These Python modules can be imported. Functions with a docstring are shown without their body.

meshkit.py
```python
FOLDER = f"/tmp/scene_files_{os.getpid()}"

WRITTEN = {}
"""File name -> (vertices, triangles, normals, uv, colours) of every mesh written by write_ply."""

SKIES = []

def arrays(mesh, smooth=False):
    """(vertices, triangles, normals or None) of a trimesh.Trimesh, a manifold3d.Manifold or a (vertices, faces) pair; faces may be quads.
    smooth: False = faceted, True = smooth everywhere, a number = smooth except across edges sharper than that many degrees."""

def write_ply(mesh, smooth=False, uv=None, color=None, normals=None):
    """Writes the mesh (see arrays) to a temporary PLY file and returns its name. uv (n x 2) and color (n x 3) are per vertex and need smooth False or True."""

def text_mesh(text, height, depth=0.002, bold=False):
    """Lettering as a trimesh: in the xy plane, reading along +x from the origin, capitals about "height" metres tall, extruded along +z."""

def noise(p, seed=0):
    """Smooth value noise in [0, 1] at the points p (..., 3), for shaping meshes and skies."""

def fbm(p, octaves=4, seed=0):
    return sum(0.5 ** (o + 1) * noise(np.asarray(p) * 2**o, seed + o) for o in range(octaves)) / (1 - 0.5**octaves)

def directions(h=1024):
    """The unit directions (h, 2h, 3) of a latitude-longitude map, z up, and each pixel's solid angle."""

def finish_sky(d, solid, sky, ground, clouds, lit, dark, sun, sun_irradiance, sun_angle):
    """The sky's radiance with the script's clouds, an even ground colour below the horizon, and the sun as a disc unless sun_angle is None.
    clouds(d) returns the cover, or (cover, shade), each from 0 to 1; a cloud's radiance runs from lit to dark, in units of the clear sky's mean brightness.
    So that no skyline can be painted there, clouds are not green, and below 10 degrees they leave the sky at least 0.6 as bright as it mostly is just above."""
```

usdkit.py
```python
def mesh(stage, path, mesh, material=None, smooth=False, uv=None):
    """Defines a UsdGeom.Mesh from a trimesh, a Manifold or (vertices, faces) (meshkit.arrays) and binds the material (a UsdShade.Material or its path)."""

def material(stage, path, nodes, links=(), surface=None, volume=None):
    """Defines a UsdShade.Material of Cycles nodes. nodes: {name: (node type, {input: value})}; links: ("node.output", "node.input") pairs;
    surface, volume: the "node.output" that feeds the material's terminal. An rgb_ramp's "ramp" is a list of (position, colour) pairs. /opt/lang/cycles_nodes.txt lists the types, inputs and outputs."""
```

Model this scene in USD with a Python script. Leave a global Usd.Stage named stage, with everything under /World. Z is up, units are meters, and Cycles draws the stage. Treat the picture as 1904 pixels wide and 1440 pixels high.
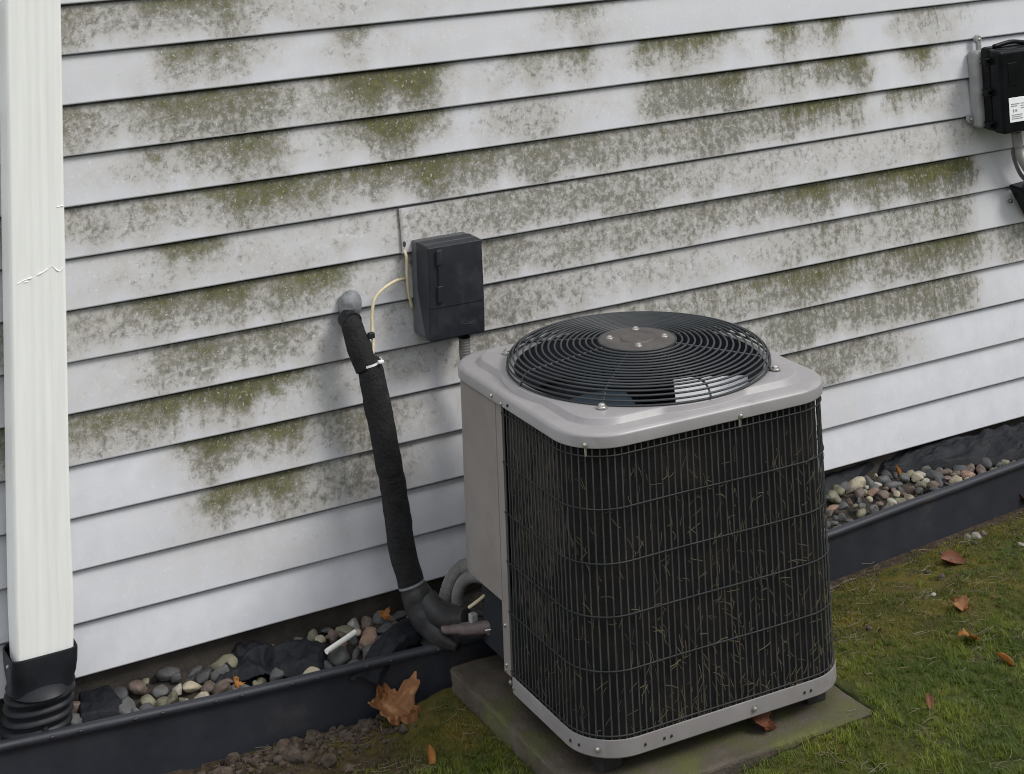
import math, random
import numpy as np, trimesh, usdkit, meshkit
from manifold3d import Manifold
from shapely.geometry import Polygon, Point, LineString
from pxr import Usd, UsdGeom, UsdLux, UsdShade, Gf, Sdf, Vt

stage = Usd.Stage.CreateInMemory()
UsdGeom.SetStageUpAxis(stage, "Z"); UsdGeom.SetStageMetersPerUnit(stage, 1.0)
UsdGeom.Xform.Define(stage, "/World"); UsdGeom.Scope.Define(stage, "/World/Looks")

# ---------------------------------------------------------------- camera
FPX, CX, CY, W, H = 3200.0, 952.0, -588.2, 1904.0, 1440.0      # focal length, principal point in photo pixels
CAM = np.array([-0.89624, -3.55949, 1.66384])
ROT = np.array([[0.87601943, -0.48066445, -0.03939094], [-0.00303237, -0.08716526, 0.99618925], [0.48226627, 0.87256169, 0.07781602]])
cam = UsdGeom.Camera.Define(stage, "/World/camera")
cam.CreateHorizontalApertureAttr(36.0); cam.CreateVerticalApertureAttr(36.0 * H / W)
cam.CreateFocalLengthAttr(36.0 * FPX / W)
cam.CreateVerticalApertureOffsetAttr(-(H / 2 - CY) * 36.0 / W)
cam.CreateClippingRangeAttr(Gf.Vec2f(0.05, 2000))
cam.CreateFStopAttr(0.0); cam.CreateExposureAttr(0.56)
m4 = np.eye(4); m4[0, :3], m4[1, :3], m4[2, :3], m4[3, :3] = ROT[0], ROT[1], -ROT[2], CAM
cam.AddTransformOp().Set(Gf.Matrix4d(m4.tolist()))

# ---------------------------------------------------------------- sky and a veiled sun (bright overcast)
SUN = np.array([0.52, -0.66, 0.88]); SUN = SUN / np.linalg.norm(SUN)
EL, AZ = math.asin(SUN[2]), math.atan2(SUN[0], SUN[1])
sky_mat = usdkit.material(stage, "/World/Looks/sky", {
    "tc": ("texture_coordinate", {}),
    "mp": ("mapping", {"scale": (1.0, 1.0, 2.2)}),
    "no": ("noise_texture", {"scale": 1.7, "detail": 5.0, "roughness": 0.55}),
    "rp": ("rgb_ramp", {"ramp": [(0.2, (0.82, 0.82, 0.82)), (0.6, (1.0, 1.0, 1.0))]}),
    "cl": ("rgb_ramp", {"ramp": [(0.3, (6.2, 6.45, 6.9)), (0.7, (10.0, 10.15, 10.4))]}),
    "sk": ("sky_texture", {"sky_type": "single_scattering", "sun_disc": False, "sun_elevation": EL, "sun_rotation": AZ}),
    "mx": ("mix_color", {"use_clamp": False}),
    "sx": ("separate_xyz", {}), "ov": ("map_range", {"from_min": 0.0, "from_max": 1.0, "to_min": 0.32, "to_max": 1.60, "clamp": True}), "sc": ("vector_math", {"math_type": "scale"}),
    "bg": ("background_shader", {"strength": 0.088}),
}, [("tc.generated", "sx.vector"), ("sx.z", "ov.value"), ("ov.result", "sc.scale"), ("mx.result", "sc.vector1"), ("sc.vector", "bg.color"), ("tc.generated", "mp.vector"), ("mp.vector", "no.vector"), ("no.fac", "rp.fac"), ("no.fac", "cl.fac"), ("rp.color", "mx.fac"),
    ("sk.color", "mx.a"), ("cl.color", "mx.b")], surface="bg.background")
dome = UsdLux.DomeLight.Define(stage, "/World/sky")
UsdShade.MaterialBindingAPI.Apply(dome.GetPrim()).Bind(sky_mat)
dome.GetPrim().SetCustomDataByKey("kind", "structure")
sun = UsdLux.DistantLight.Define(stage, "/World/sun")
sun.CreateAngleAttr(20.0); sun.CreateIntensityAttr(0.40); sun.CreateNormalizeAttr(True); sun.CreateColorAttr(Gf.Vec3f(1.0, 0.965, 0.92))
zx = -(-SUN)
xa = np.cross([0, 0, 1.0], zx); xa /= np.linalg.norm(xa); ya = np.cross(zx, xa)
sm = np.eye(4); sm[0, :3], sm[1, :3], sm[2, :3] = xa, ya, zx
sun.AddTransformOp().Set(Gf.Matrix4d(sm.tolist()))

# ---------------------------------------------------------------- helpers
rng = np.random.default_rng(11)
_used = {}


def numbered(parent, name):
    k = _used.get((parent, name), 0); _used[(parent, name)] = k + 1
    return name if k == 0 else f"{name}_{k:03d}"


def obj(name, mesh, material, parent=None, smooth=35, data=None):
    base = parent.GetPath().pathString if parent else "/World"
    path = f"{base}/{numbered(base, name)}"
    m = usdkit.mesh(stage, path, mesh, material, smooth=smooth)
    p = m.GetPrim()
    for k, v in (data or {}).items():
        p.SetCustomDataByKey(k, v)
    return p


def tag(p, label=None, cat=None, group=None, kind=None):
    for k, v in (("label", label), ("category", cat), ("group", group), ("kind", kind)):
        if v:
            p.SetCustomDataByKey(k, v)
    return p


def thing(name, loc=(0, 0, 0), rotz=0.0, **t):
    path = f"/World/{numbered('/World', name)}"
    x = UsdGeom.Xform.Define(stage, path)
    x.AddTranslateOp().Set(Gf.Vec3d(*map(float, loc)))
    if rotz:
        x.AddRotateZOp().Set(float(rotz))
    return tag(x.GetPrim(), **t)


def at(px, py, axis, val):
    """The point of the plane (axis = val) seen at a pixel of the photograph."""
    d = np.array([(px - CX) / FPX, -(py - CY) / FPX, 1.0]) @ ROT
    return CAM + d * (val - CAM[axis]) / d[axis]


def smoothstep(a, b, x):
    t = np.clip((np.asarray(x, float) - a) / (b - a), 0, 1)
    return t * t * (3 - 2 * t)


def spline(pts, n=8):
    p = np.asarray(pts, float); out = []
    q = np.vstack([2 * p[0] - p[1], p, 2 * p[-1] - p[-2]])
    for i in range(1, len(q) - 2):
        for t in np.linspace(0, 1, n, endpoint=False):
            a, b, c, d = q[i - 1], q[i], q[i + 1], q[i + 2]
            out.append(0.5 * (2 * b + (c - a) * t + (2 * a - 5 * b + 4 * c - d) * t * t + (3 * b - a - 3 * c + d) * t ** 3))
    return np.array(out + [q[-2]])


def tube(pts, r, sides=8, caps=True, closed=False):
    """Tube with parallel-transported frames."""
    p = np.asarray(pts, float); n = len(p)
    r = np.broadcast_to(np.asarray(r, float), (n,))
    t = (np.roll(p, -1, 0) - np.roll(p, 1, 0)) if closed else np.gradient(p, axis=0)
    t /= np.linalg.norm(t, axis=1, keepdims=True) + 1e-12
    a = np.cross(t[0], [0, 0, 1.0]) if abs(t[0][2]) < 0.9 else np.cross(t[0], [1.0, 0, 0])
    v = []
    ang = np.arange(sides) * 2 * np.pi / sides
    for i in range(n):
        a = a - t[i] * (a @ t[i]); a /= np.linalg.norm(a); b = np.cross(t[i], a)
        v.append(p[i] + r[i] * (np.cos(ang)[:, None] * a + np.sin(ang)[:, None] * b))
    v = np.vstack(v); f = []
    for i in range(n if closed else n - 1):
        k = (i + 1) % n
        for j in range(sides):
            l = (j + 1) % sides
            f += [[i * sides + j, i * sides + l, k * sides + l], [i * sides + j, k * sides + l, k * sides + j]]
    if caps and not closed:
        v = np.vstack([v, p[0], p[-1]]); c0, c1 = len(v) - 2, len(v) - 1
        for j in range(sides):
            l = (j + 1) % sides
            f += [[c0, l, j], [c1, (n - 1) * sides + j, (n - 1) * sides + l]]
    return trimesh.Trimesh(v, np.array(f), process=False)


def grid(P, wrap=False):
    """Faces of a (rows, cols, 3) array of points."""
    R, C = P.shape[:2]; f = []
    i, j = np.meshgrid(np.arange(R - 1), np.arange(C if wrap else C - 1), indexing="ij")
    k = (j + 1) % C
    q = np.stack([i * C + j, i * C + k, (i + 1) * C + k, (i + 1) * C + j], -1).reshape(-1, 4)
    return trimesh.Trimesh(P.reshape(-1, 3), np.vstack([q[:, [0, 1, 2]], q[:, [0, 2, 3]]]), process=False)


def rbox(lo, hi, r=0.004, seg=12):
    lo, hi = np.array(lo, float), np.array(hi, float)
    r = min(r, (hi - lo).min() / 2.01)
    s = Manifold.sphere(r, seg)
    return man(Manifold.batch_hull([s.translate([float(a), float(b), float(c)]) for a in (lo[0] + r, hi[0] - r) for b in (lo[1] + r, hi[1] - r) for c in (lo[2] + r, hi[2] - r)]))


def man(m):
    k = m.to_mesh()
    return trimesh.Trimesh(np.array(k.vert_properties[:, :3]), np.array(k.tri_verts), process=False)


def hullpts(pts, r=0.003, seg=10):
    s = Manifold.sphere(r, seg)
    return man(Manifold.batch_hull([s.translate([float(c) for c in p]) for p in pts]))


def lathe(profile, n=24):
    p = np.asarray(profile, float)
    a = np.arange(n) * 2 * np.pi / n
    P = np.stack([p[:, None, 0] * np.cos(a), p[:, None, 0] * np.sin(a), np.broadcast_to(p[:, None, 1], (len(p), n))], -1)
    return grid(P, wrap=True)


def moved(m, t=(0, 0, 0), R=None):
    m = m.copy()
    if R is not None:
        m.apply_transform(R)
    m.apply_translation(t)
    return m


def aim(d):
    """Rotation taking +z to direction d."""
    return trimesh.geometry.align_vectors([0, 0, 1], d)


cat = trimesh.util.concatenate


def mat(name, c1, c2=None, scale=20.0, rough=0.5, rough2=None, bump=0.0, bscale=120.0, spec=0.5, metal=0.0, lo=0.35, hi=0.65, detail=5.0, stretch=(1, 1, 1), c3=None, s3=6.0, lo3=0.55, hi3=0.7, extra=None):
    c2 = c2 or c1
    nodes = {"g": ("geometry", {}), "mp": ("mapping", {"scale": stretch}), "n": ("noise_texture", {"scale": scale, "detail": detail, "roughness": 0.62}),
             "r": ("rgb_ramp", {"ramp": [(lo, c1), (hi, c2)]}),
             "mr": ("map_range", {"from_min": 0.3, "from_max": 0.7, "to_min": rough, "to_max": rough if rough2 is None else rough2, "clamp": True}),
             "b": ("principled_bsdf", {"specular_ior_level": spec, "metallic": metal})}
    links = [("g.position", "mp.vector"), ("mp.vector", "n.vector"), ("n.fac", "r.fac"), ("n.fac", "mr.value"), ("mr.result", "b.roughness")]
    col = "r.color"
    if c3:
        nodes["n3"] = ("noise_texture", {"scale": s3, "detail": 6.0, "roughness": 0.65})
        nodes["m3"] = ("map_range", {"from_min": lo3, "from_max": hi3, "to_min": 0.0, "to_max": 1.0, "clamp": True})
        nodes["x3"] = ("mix_color", {"b": c3})
        links += [("g.position", "n3.vector"), ("n3.fac", "m3.value"), ("m3.result", "x3.fac"), (col, "x3.a")]
        col = "x3.result"
    links.append((col, "b.base_color"))
    if bump:
        nodes["nb"] = ("noise_texture", {"scale": bscale, "detail": 4.0, "roughness": 0.6})
        nodes["bm"] = ("bump", {"strength": bump, "distance": 0.004})
        links += [("mp.vector", "nb.vector"), ("nb.fac", "bm.height"), ("bm.normal", "b.normal")]
    return usdkit.material(stage, f"/World/Looks/{name}", nodes, links, surface="b.BSDF")


# ---------------------------------------------------------------- materials
M = {}
M["siding"] = usdkit.material(stage, "/World/Looks/siding", {
    "g": ("geometry", {}), "at": ("attribute", {"attribute": "stain_and_shade"}), "sp": ("separate_color", {}),
    "n1": ("noise_texture", {"scale": 46.0, "detail": 7.0, "roughness": 0.74, "distortion": 0.15}),
    "n2": ("noise_texture", {"scale": 120.0, "detail": 6.0, "roughness": 0.75, "distortion": 0.3}),
    "mpv": ("mapping", {"scale": (95.0, 95.0, 16.0)}), "nv": ("noise_texture", {"scale": 1.0, "detail": 5.0, "roughness": 0.6}),
    "n4": ("noise_texture", {"scale": 68.0, "detail": 7.0, "roughness": 0.74, "distortion": 0.25}),
    "n5": ("noise_texture", {"scale": 19.0, "detail": 5.0, "roughness": 0.62}),
    # green growth: density + noise
    "a1": ("math", {"math_type": "multiply_add", "value2": 1.25, "value3": -0.58}),
    "px": ("separate_xyz", {}), "sa": ("map_range", {"from_min": 0.9, "from_max": 1.9, "to_min": 0.12, "to_max": 0.75, "clamp": True}), "sc0": ("math", {"math_type": "subtract", "value2": 0.5}), "a2": ("math", {"math_type": "multiply"}),
    "a3": ("math", {"math_type": "multiply_add", "value2": 1.1, "value3": -0.55}),
    "s1": ("math", {"math_type": "add"}), "s2": ("math", {"math_type": "add"}), "s3": ("math", {"math_type": "add"}),
    "gm": ("map_range", {"range_type": "smoothstep", "from_min": 0.22, "from_max": 0.95, "to_min": 0.0, "to_max": 0.92, "clamp": True}),
    # grey film and specks
    "b1": ("math", {"math_type": "multiply_add", "value2": 2.6, "value3": -1.36}),
    "b2": ("math", {"math_type": "add"}), "b3": ("math", {"math_type": "add"}),
    "bm": ("map_range", {"range_type": "smoothstep", "from_min": 0.36, "from_max": 1.05, "to_min": 0.0, "to_max": 0.82, "clamp": True}),
    "fm": ("map_range", {"from_min": 0.02, "from_max": 0.72, "to_min": 0.0, "to_max": 0.80, "clamp": True}),
    "f1": ("math", {"math_type": "multiply_add", "value2": 1.1, "value3": -0.48}), "fk": ("math", {"math_type": "multiply", "value2": 4.0, "use_clamp": True}), "fn": ("math", {"math_type": "multiply"}), "f2": ("math", {"math_type": "add"}),
    # clean flecks scratched through the film
    "wf": ("map_range", {"range_type": "smoothstep", "from_min": 0.55, "from_max": 0.68, "to_min": 0.0, "to_max": 0.62, "clamp": True}),
    "base": ("rgb_ramp", {"ramp": [(0.3, (0.535, 0.545, 0.585)), (0.7, (0.61, 0.617, 0.648))]}),
    "film": ("mix_color", {"b": (0.375, 0.355, 0.325)}), "grey": ("mix_color", {"b": (0.105, 0.103, 0.075)}),
    "gcol": ("rgb_ramp", {"ramp": [(0.3, (0.024, 0.026, 0.005)), (0.50, (0.070, 0.069, 0.013)), (0.70, (0.150, 0.138, 0.045))]}),
    "green": ("mix_color", {}), "fleck": ("mix_color", {"b": (0.66, 0.665, 0.65)}),
    "lap_shade": ("mix_color", {"b": (0.035, 0.032, 0.03)}),  # darkens for the painted lap shade, grime and the seam line
    "nb": ("noise_texture", {"scale": 9.0, "detail": 2.0}), "bu": ("bump", {"strength": 0.12, "distance": 0.006}),
    "p": ("principled_bsdf", {"roughness": 0.5, "specular_ior_level": 0.4}),
}, [("at.color", "sp.color"), ("g.position", "n1.vector"), ("g.position", "n2.vector"), ("g.position", "mpv.vector"), ("mpv.vector", "nv.vector"),
    ("g.position", "n4.vector"), ("g.position", "n5.vector"), ("g.position", "nb.vector"),
    ("n1.fac", "a1.value1"), ("nv.fac", "sc0.value1"), ("sc0.value", "a2.value1"), ("g.position", "px.vector"), ("px.x", "sa.value"), ("sa.result", "a2.value2"), ("n2.fac", "a3.value1"), ("sp.r", "s1.value1"), ("a1.value", "s1.value2"), ("s1.value", "s2.value1"), ("a2.value", "s2.value2"),
    ("s2.value", "s3.value1"), ("a3.value", "s3.value2"), ("s3.value", "gm.value"),
    ("n4.fac", "b1.value1"), ("sp.g", "b2.value1"), ("b1.value", "b2.value2"), ("b2.value", "b3.value1"), ("a2.value", "b3.value2"), ("b3.value", "bm.value"),
    ("n5.fac", "f1.value1"), ("sp.g", "f2.value1"), ("sp.g", "fk.value1"), ("fk.value", "fn.value1"), ("f1.value", "fn.value2"), ("fn.value", "f2.value2"), ("f2.value", "fm.value"),
    ("n2.fac", "wf.value"), ("n5.fac", "base.fac"), ("base.color", "film.a"), ("fm.result", "film.fac"), ("film.result", "grey.a"), ("bm.result", "grey.fac"),
    ("n4.fac", "gcol.fac"), ("grey.result", "green.a"), ("gcol.color", "green.b"), ("gm.result", "green.fac"),
    ("green.result", "fleck.a"), ("wf.result", "fleck.fac"), ("fleck.result", "lap_shade.a"), ("sp.b", "lap_shade.fac"), ("lap_shade.result", "p.base_color"),
    ("nb.fac", "bu.height"), ("bu.normal", "p.normal")], surface="p.BSDF")
M["downspout"] = mat("downspout", (0.79, 0.80, 0.775), (0.735, 0.74, 0.715), scale=5, rough=0.42, stretch=(14, 14, 0.8), c3=(0.70, 0.67, 0.60), s3=3.0, lo3=0.60, hi3=0.85)
M["scuff"] = mat("scuff", (0.82, 0.82, 0.81), rough=0.6)
M["black_plastic"] = mat("black_plastic", (0.006, 0.007, 0.009), (0.010, 0.011, 0.0145), spec=0.3, scale=18, rough=0.42, rough2=0.6, bump=0.15, bscale=60, c3=(0.07, 0.066, 0.06), s3=9, lo3=0.62, hi3=0.9)
M["edging"] = mat("edging", (0.0125, 0.0138, 0.020), (0.020, 0.022, 0.030), scale=6, rough=0.48, rough2=0.66, bump=0.12, bscale=90, c3=(0.075, 0.062, 0.046), s3=6, lo3=0.58, hi3=0.95)
M["fabric"] = mat("fabric", (0.005, 0.006, 0.0085), (0.008, 0.009, 0.0125), spec=0.25, scale=30, rough=0.5, rough2=0.7, bump=0.4, bscale=300, c3=(0.07, 0.066, 0.06), s3=14, lo3=0.70, hi3=0.9)
M["foundation"] = mat("foundation", (0.062, 0.053, 0.042), (0.028, 0.024, 0.020), scale=14, rough=0.9, bump=0.6, bscale=120)
M["soil"] = mat("soil", (0.055, 0.042, 0.032), (0.016, 0.013, 0.011), scale=40, rough=0.95, bump=0.8, bscale=200)
M["clod"] = mat("clod", (0.095, 0.068, 0.05), (0.032, 0.023, 0.017), scale=55, rough=0.95, bump=0.9, bscale=220, c3=(0.055, 0.06, 0.02), s3=20, lo3=0.6, hi3=0.8)
M["rail"] = mat("rail", (0.215, 0.204, 0.204), (0.170, 0.160, 0.158), scale=9, rough=0.42, rough2=0.6, c3=(0.10, 0.085, 0.065), s3=14, lo3=0.60, hi3=0.85, detail=7)
M["cabinet"] = mat("cabinet", (0.205, 0.187, 0.175), (0.170, 0.154, 0.144), scale=7, rough=0.42, rough2=0.55, c3=(0.125, 0.108, 0.09), s3=16, lo3=0.58, hi3=0.9, detail=7)
M["cap"] = mat("cap", (0.272, 0.261, 0.265), (0.230, 0.220, 0.223), scale=8, rough=0.33, rough2=0.46, c3=(0.15, 0.135, 0.12), s3=22, lo3=0.60, hi3=0.9, detail=7)
M["wire"] = mat("wire", (0.028, 0.031, 0.032), (0.052, 0.054, 0.053), scale=25, rough=0.42, rough2=0.6, c3=(0.10, 0.08, 0.055), s3=12, lo3=0.6, hi3=0.85)
M["hoop"] = mat("hoop", (0.013, 0.0145, 0.015), (0.027, 0.028, 0.028), scale=25, rough=0.6, spec=0.3)
M["grille"] = mat("grille", (0.022, 0.0255, 0.028), (0.036, 0.040, 0.043), scale=20, rough=0.5, spec=0.4)
M["hub"] = mat("hub", (0.050, 0.045, 0.043), (0.075, 0.066, 0.062), scale=30, rough=0.6)
M["coil"] = mat("coil", (0.005, 0.0055, 0.007), (0.012, 0.011, 0.0105), scale=12, rough=0.5, rough2=0.65, bump=0.5, bscale=1.0, stretch=(60, 60, 900), spec=0.15, c3=(0.026, 0.020, 0.015), s3=11, lo3=0.48, hi3=0.80)
M["coil_dust"] = mat("coil_dust", (0.036, 0.027, 0.018), (0.010, 0.0085, 0.007), scale=45, rough=0.8, bump=0.5, bscale=200, lo=0.4, hi=0.62)
M["screw"] = mat("screw", (0.62, 0.61, 0.58), (0.45, 0.43, 0.40), scale=90, rough=0.28, metal=0.9)
M["hole"] = mat("hole", (0.006, 0.006, 0.006), rough=0.8)
M["aluminium"] = mat("aluminium", (0.74, 0.75, 0.76), (0.62, 0.63, 0.64), scale=25, rough=0.45, metal=0.2)
M["fan"] = mat("fan", (0.028, 0.045, 0.062), (0.04, 0.058, 0.075), scale=20, rough=0.35)
M["inner"] = mat("inner", (0.005, 0.0065, 0.010), (0.009, 0.011, 0.016), scale=16, rough=0.6)
M["foam"] = mat("foam", (0.007, 0.007, 0.008), (0.016, 0.016, 0.017), scale=60, rough=0.75, rough2=0.9, bump=0.9, bscale=140, spec=0.3, c3=(0.04, 0.038, 0.035), s3=30, lo3=0.64, hi3=0.9)
M["tape"] = mat("tape", (0.010, 0.010, 0.011), (0.018, 0.018, 0.018), scale=30, rough=0.55, bump=0.4, bscale=90, c3=(0.05, 0.042, 0.033), s3=16, lo3=0.62, hi3=0.85)
M["putty"] = mat("putty", (0.20, 0.205, 0.215), (0.14, 0.145, 0.155), scale=60, rough=0.6, bump=0.4, bscale=100)
M["white_tie"] = mat("white_tie", (0.70, 0.71, 0.70), rough=0.4)
M["cream"] = mat("cream", (0.56, 0.50, 0.34), (0.48, 0.41, 0.26), scale=40, rough=0.5)
M["grey_conduit"] = mat("grey_conduit", (0.17, 0.165, 0.16), (0.12, 0.117, 0.113), scale=30, rough=0.55)
M["copper"] = mat("copper", (0.16, 0.125, 0.12), (0.09, 0.075, 0.072), scale=50, rough=0.55, metal=0.3)
M["navy_box"] = mat("navy_box", (0.011, 0.0125, 0.017), (0.018, 0.020, 0.026), spec=0.28, scale=9, rough=0.40, rough2=0.55, c3=(0.055, 0.056, 0.06), s3=11, lo3=0.5, hi3=0.85)
M["navy_box_base"] = mat("navy_box_base", (0.05, 0.053, 0.06), (0.075, 0.077, 0.083), scale=16, rough=0.6)
M["emblem"] = mat("emblem", (0.085, 0.09, 0.11), rough=0.6)
M["black_box"] = mat("black_box", (0.003, 0.0033, 0.004), (0.0055, 0.006, 0.007), spec=0.14, scale=12, rough=0.25, rough2=0.38)
M["grey_plate"] = mat("grey_plate", (0.26, 0.26, 0.255), (0.20, 0.20, 0.195), scale=20, rough=0.6)
M["sticker"] = mat("sticker", (0.80, 0.81, 0.83), rough=0.45)
M["print"] = mat("print", (0.25, 0.26, 0.28), rough=0.6)
M["slab"] = mat("slab", (0.078, 0.064, 0.047), (0.030, 0.024, 0.018), scale=16, rough=0.9, bump=0.7, bscale=160, c3=(0.075, 0.078, 0.022), s3=8, lo3=0.47, hi3=0.64)
M["tube_white"] = mat("tube_white", (0.78, 0.77, 0.73), rough=0.5)
M["ground"] = usdkit.material(stage, "/World/Looks/ground", {
    "g": ("geometry", {}), "sx": ("separate_xyz", {}),
    "n1": ("noise_texture", {"scale": 5.0, "detail": 6.0, "roughness": 0.62}), "n2": ("noise_texture", {"scale": 70.0, "detail": 7.0, "roughness": 0.7}),
    "n3": ("noise_texture", {"scale": 9.0, "detail": 5.0, "roughness": 0.6}), "at": ("attribute", {"attribute": "cover"}), "sp": ("separate_color", {}),
    "soil": ("rgb_ramp", {"ramp": [(0.3, (0.018, 0.013, 0.009)), (0.5, (0.05, 0.036, 0.024)), (0.75, (0.11, 0.08, 0.055))]}),
    "moss": ("rgb_ramp", {"ramp": [(0.3, (0.036, 0.038, 0.008)), (0.5, (0.090, 0.078, 0.014)), (0.7, (0.15, 0.09, 0.02))]}),
    "lawn": ("rgb_ramp", {"ramp": [(0.3, (0.016, 0.024, 0.007)), (0.7, (0.055, 0.075, 0.018))]}),
    "a": ("math", {"math_type": "multiply_add", "value2": 1.3, "value3": -0.65}), "b": ("math", {"math_type": "add"}),
    "mm": ("map_range", {"range_type": "smoothstep", "from_min": 0.3, "from_max": 0.7, "clamp": True}),
    "x1": ("mix_color", {}), "x2": ("mix_color", {}), "av": ("math", {"math_type": "multiply_add", "value2": 0.5}), "h": ("math", {"math_type": "multiply", "value2": 0.5}),
    "nb": ("noise_texture", {"scale": 160.0, "detail": 5.0, "roughness": 0.7}), "bu": ("bump", {"strength": 0.9, "distance": 0.008}),
    "p": ("principled_bsdf", {"roughness": 0.95, "specular_ior_level": 0.2})},
    [("g.position", "n1.vector"), ("g.position", "n2.vector"), ("g.position", "n3.vector"), ("g.position", "nb.vector"), ("at.color", "sp.color"),
     ("n2.fac", "soil.fac"), ("n3.fac", "h.value1"), ("n2.fac", "av.value1"), ("h.value", "av.value3"), ("av.value", "moss.fac"), ("n2.fac", "lawn.fac"),
     ("n1.fac", "a.value1"), ("a.value", "b.value1"), ("sp.r", "b.value2"), ("b.value", "mm.value"), ("mm.result", "x1.fac"), ("soil.color", "x1.a"), ("moss.color", "x1.b"),
     ("sp.g", "x2.fac"), ("x1.result", "x2.a"), ("lawn.color", "x2.b"), ("x2.result", "p.base_color"), ("nb.fac", "bu.height"), ("bu.normal", "p.normal")], surface="p.BSDF")


def leafmat(name, ramp, scale=6.0, trans=0.35, rough=0.55):
    return usdkit.material(stage, f"/World/Looks/{name}", {
        "g": ("geometry", {}), "o": ("object_info", {}), "n": ("noise_texture", {"scale": scale, "detail": 4.0}), "w": ("white_noise_texture", {"dimensions": "1D"}),
        "ad": ("math", {"math_type": "multiply_add", "value2": 0.45, "value3": -0.22}), "s": ("math", {"math_type": "add", "use_clamp": True}),
        "r": ("rgb_ramp", {"ramp": ramp}), "p": ("principled_bsdf", {"roughness": rough, "specular_ior_level": 0.3}), "t": ("translucent_bsdf", {}), "m": ("mix_closure", {"fac": trans})},
        [("g.position", "n.vector"), ("g.random_per_island", "ad.value1"), ("n.fac", "s.value1"), ("ad.value", "s.value2"), ("s.value", "r.fac"), ("r.color", "p.base_color"), ("r.color", "t.color"), ("p.BSDF", "m.closure1"), ("t.BSDF", "m.closure2")], surface="m.closure")


M["grass"] = leafmat("grass", [(0.22, (0.066, 0.100, 0.012)), (0.48, (0.175, 0.200, 0.022)), (0.70, (0.295, 0.275, 0.048)), (0.9, (0.30, 0.245, 0.095))], 7.0)
M["moss"] = leafmat("moss", [(0.25, (0.062, 0.074, 0.011)), (0.5, (0.150, 0.136, 0.020)), (0.68, (0.22, 0.135, 0.026)), (0.9, (0.22, 0.135, 0.045))], 9.0, 0.2)
M["straw"] = leafmat("straw", [(0.3, (0.13, 0.11, 0.062)), (0.7, (0.31, 0.25, 0.15))], 30.0, 0.1)
M["leaf_brown"] = leafmat("leaf_brown", [(0.3, (0.25, 0.115, 0.048)), (0.52, (0.44, 0.235, 0.105)), (0.72, (0.60, 0.41, 0.25))], 45.0, 0.3)
M["leaf_orange"] = leafmat("leaf_orange", [(0.3, (0.32, 0.13, 0.03)), (0.7, (0.60, 0.32, 0.09))], 60.0, 0.3)
M["leaf_red"] = leafmat("leaf_red", [(0.3, (0.17, 0.065, 0.035)), (0.7, (0.36, 0.17, 0.10))], 50.0, 0.25)
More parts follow.
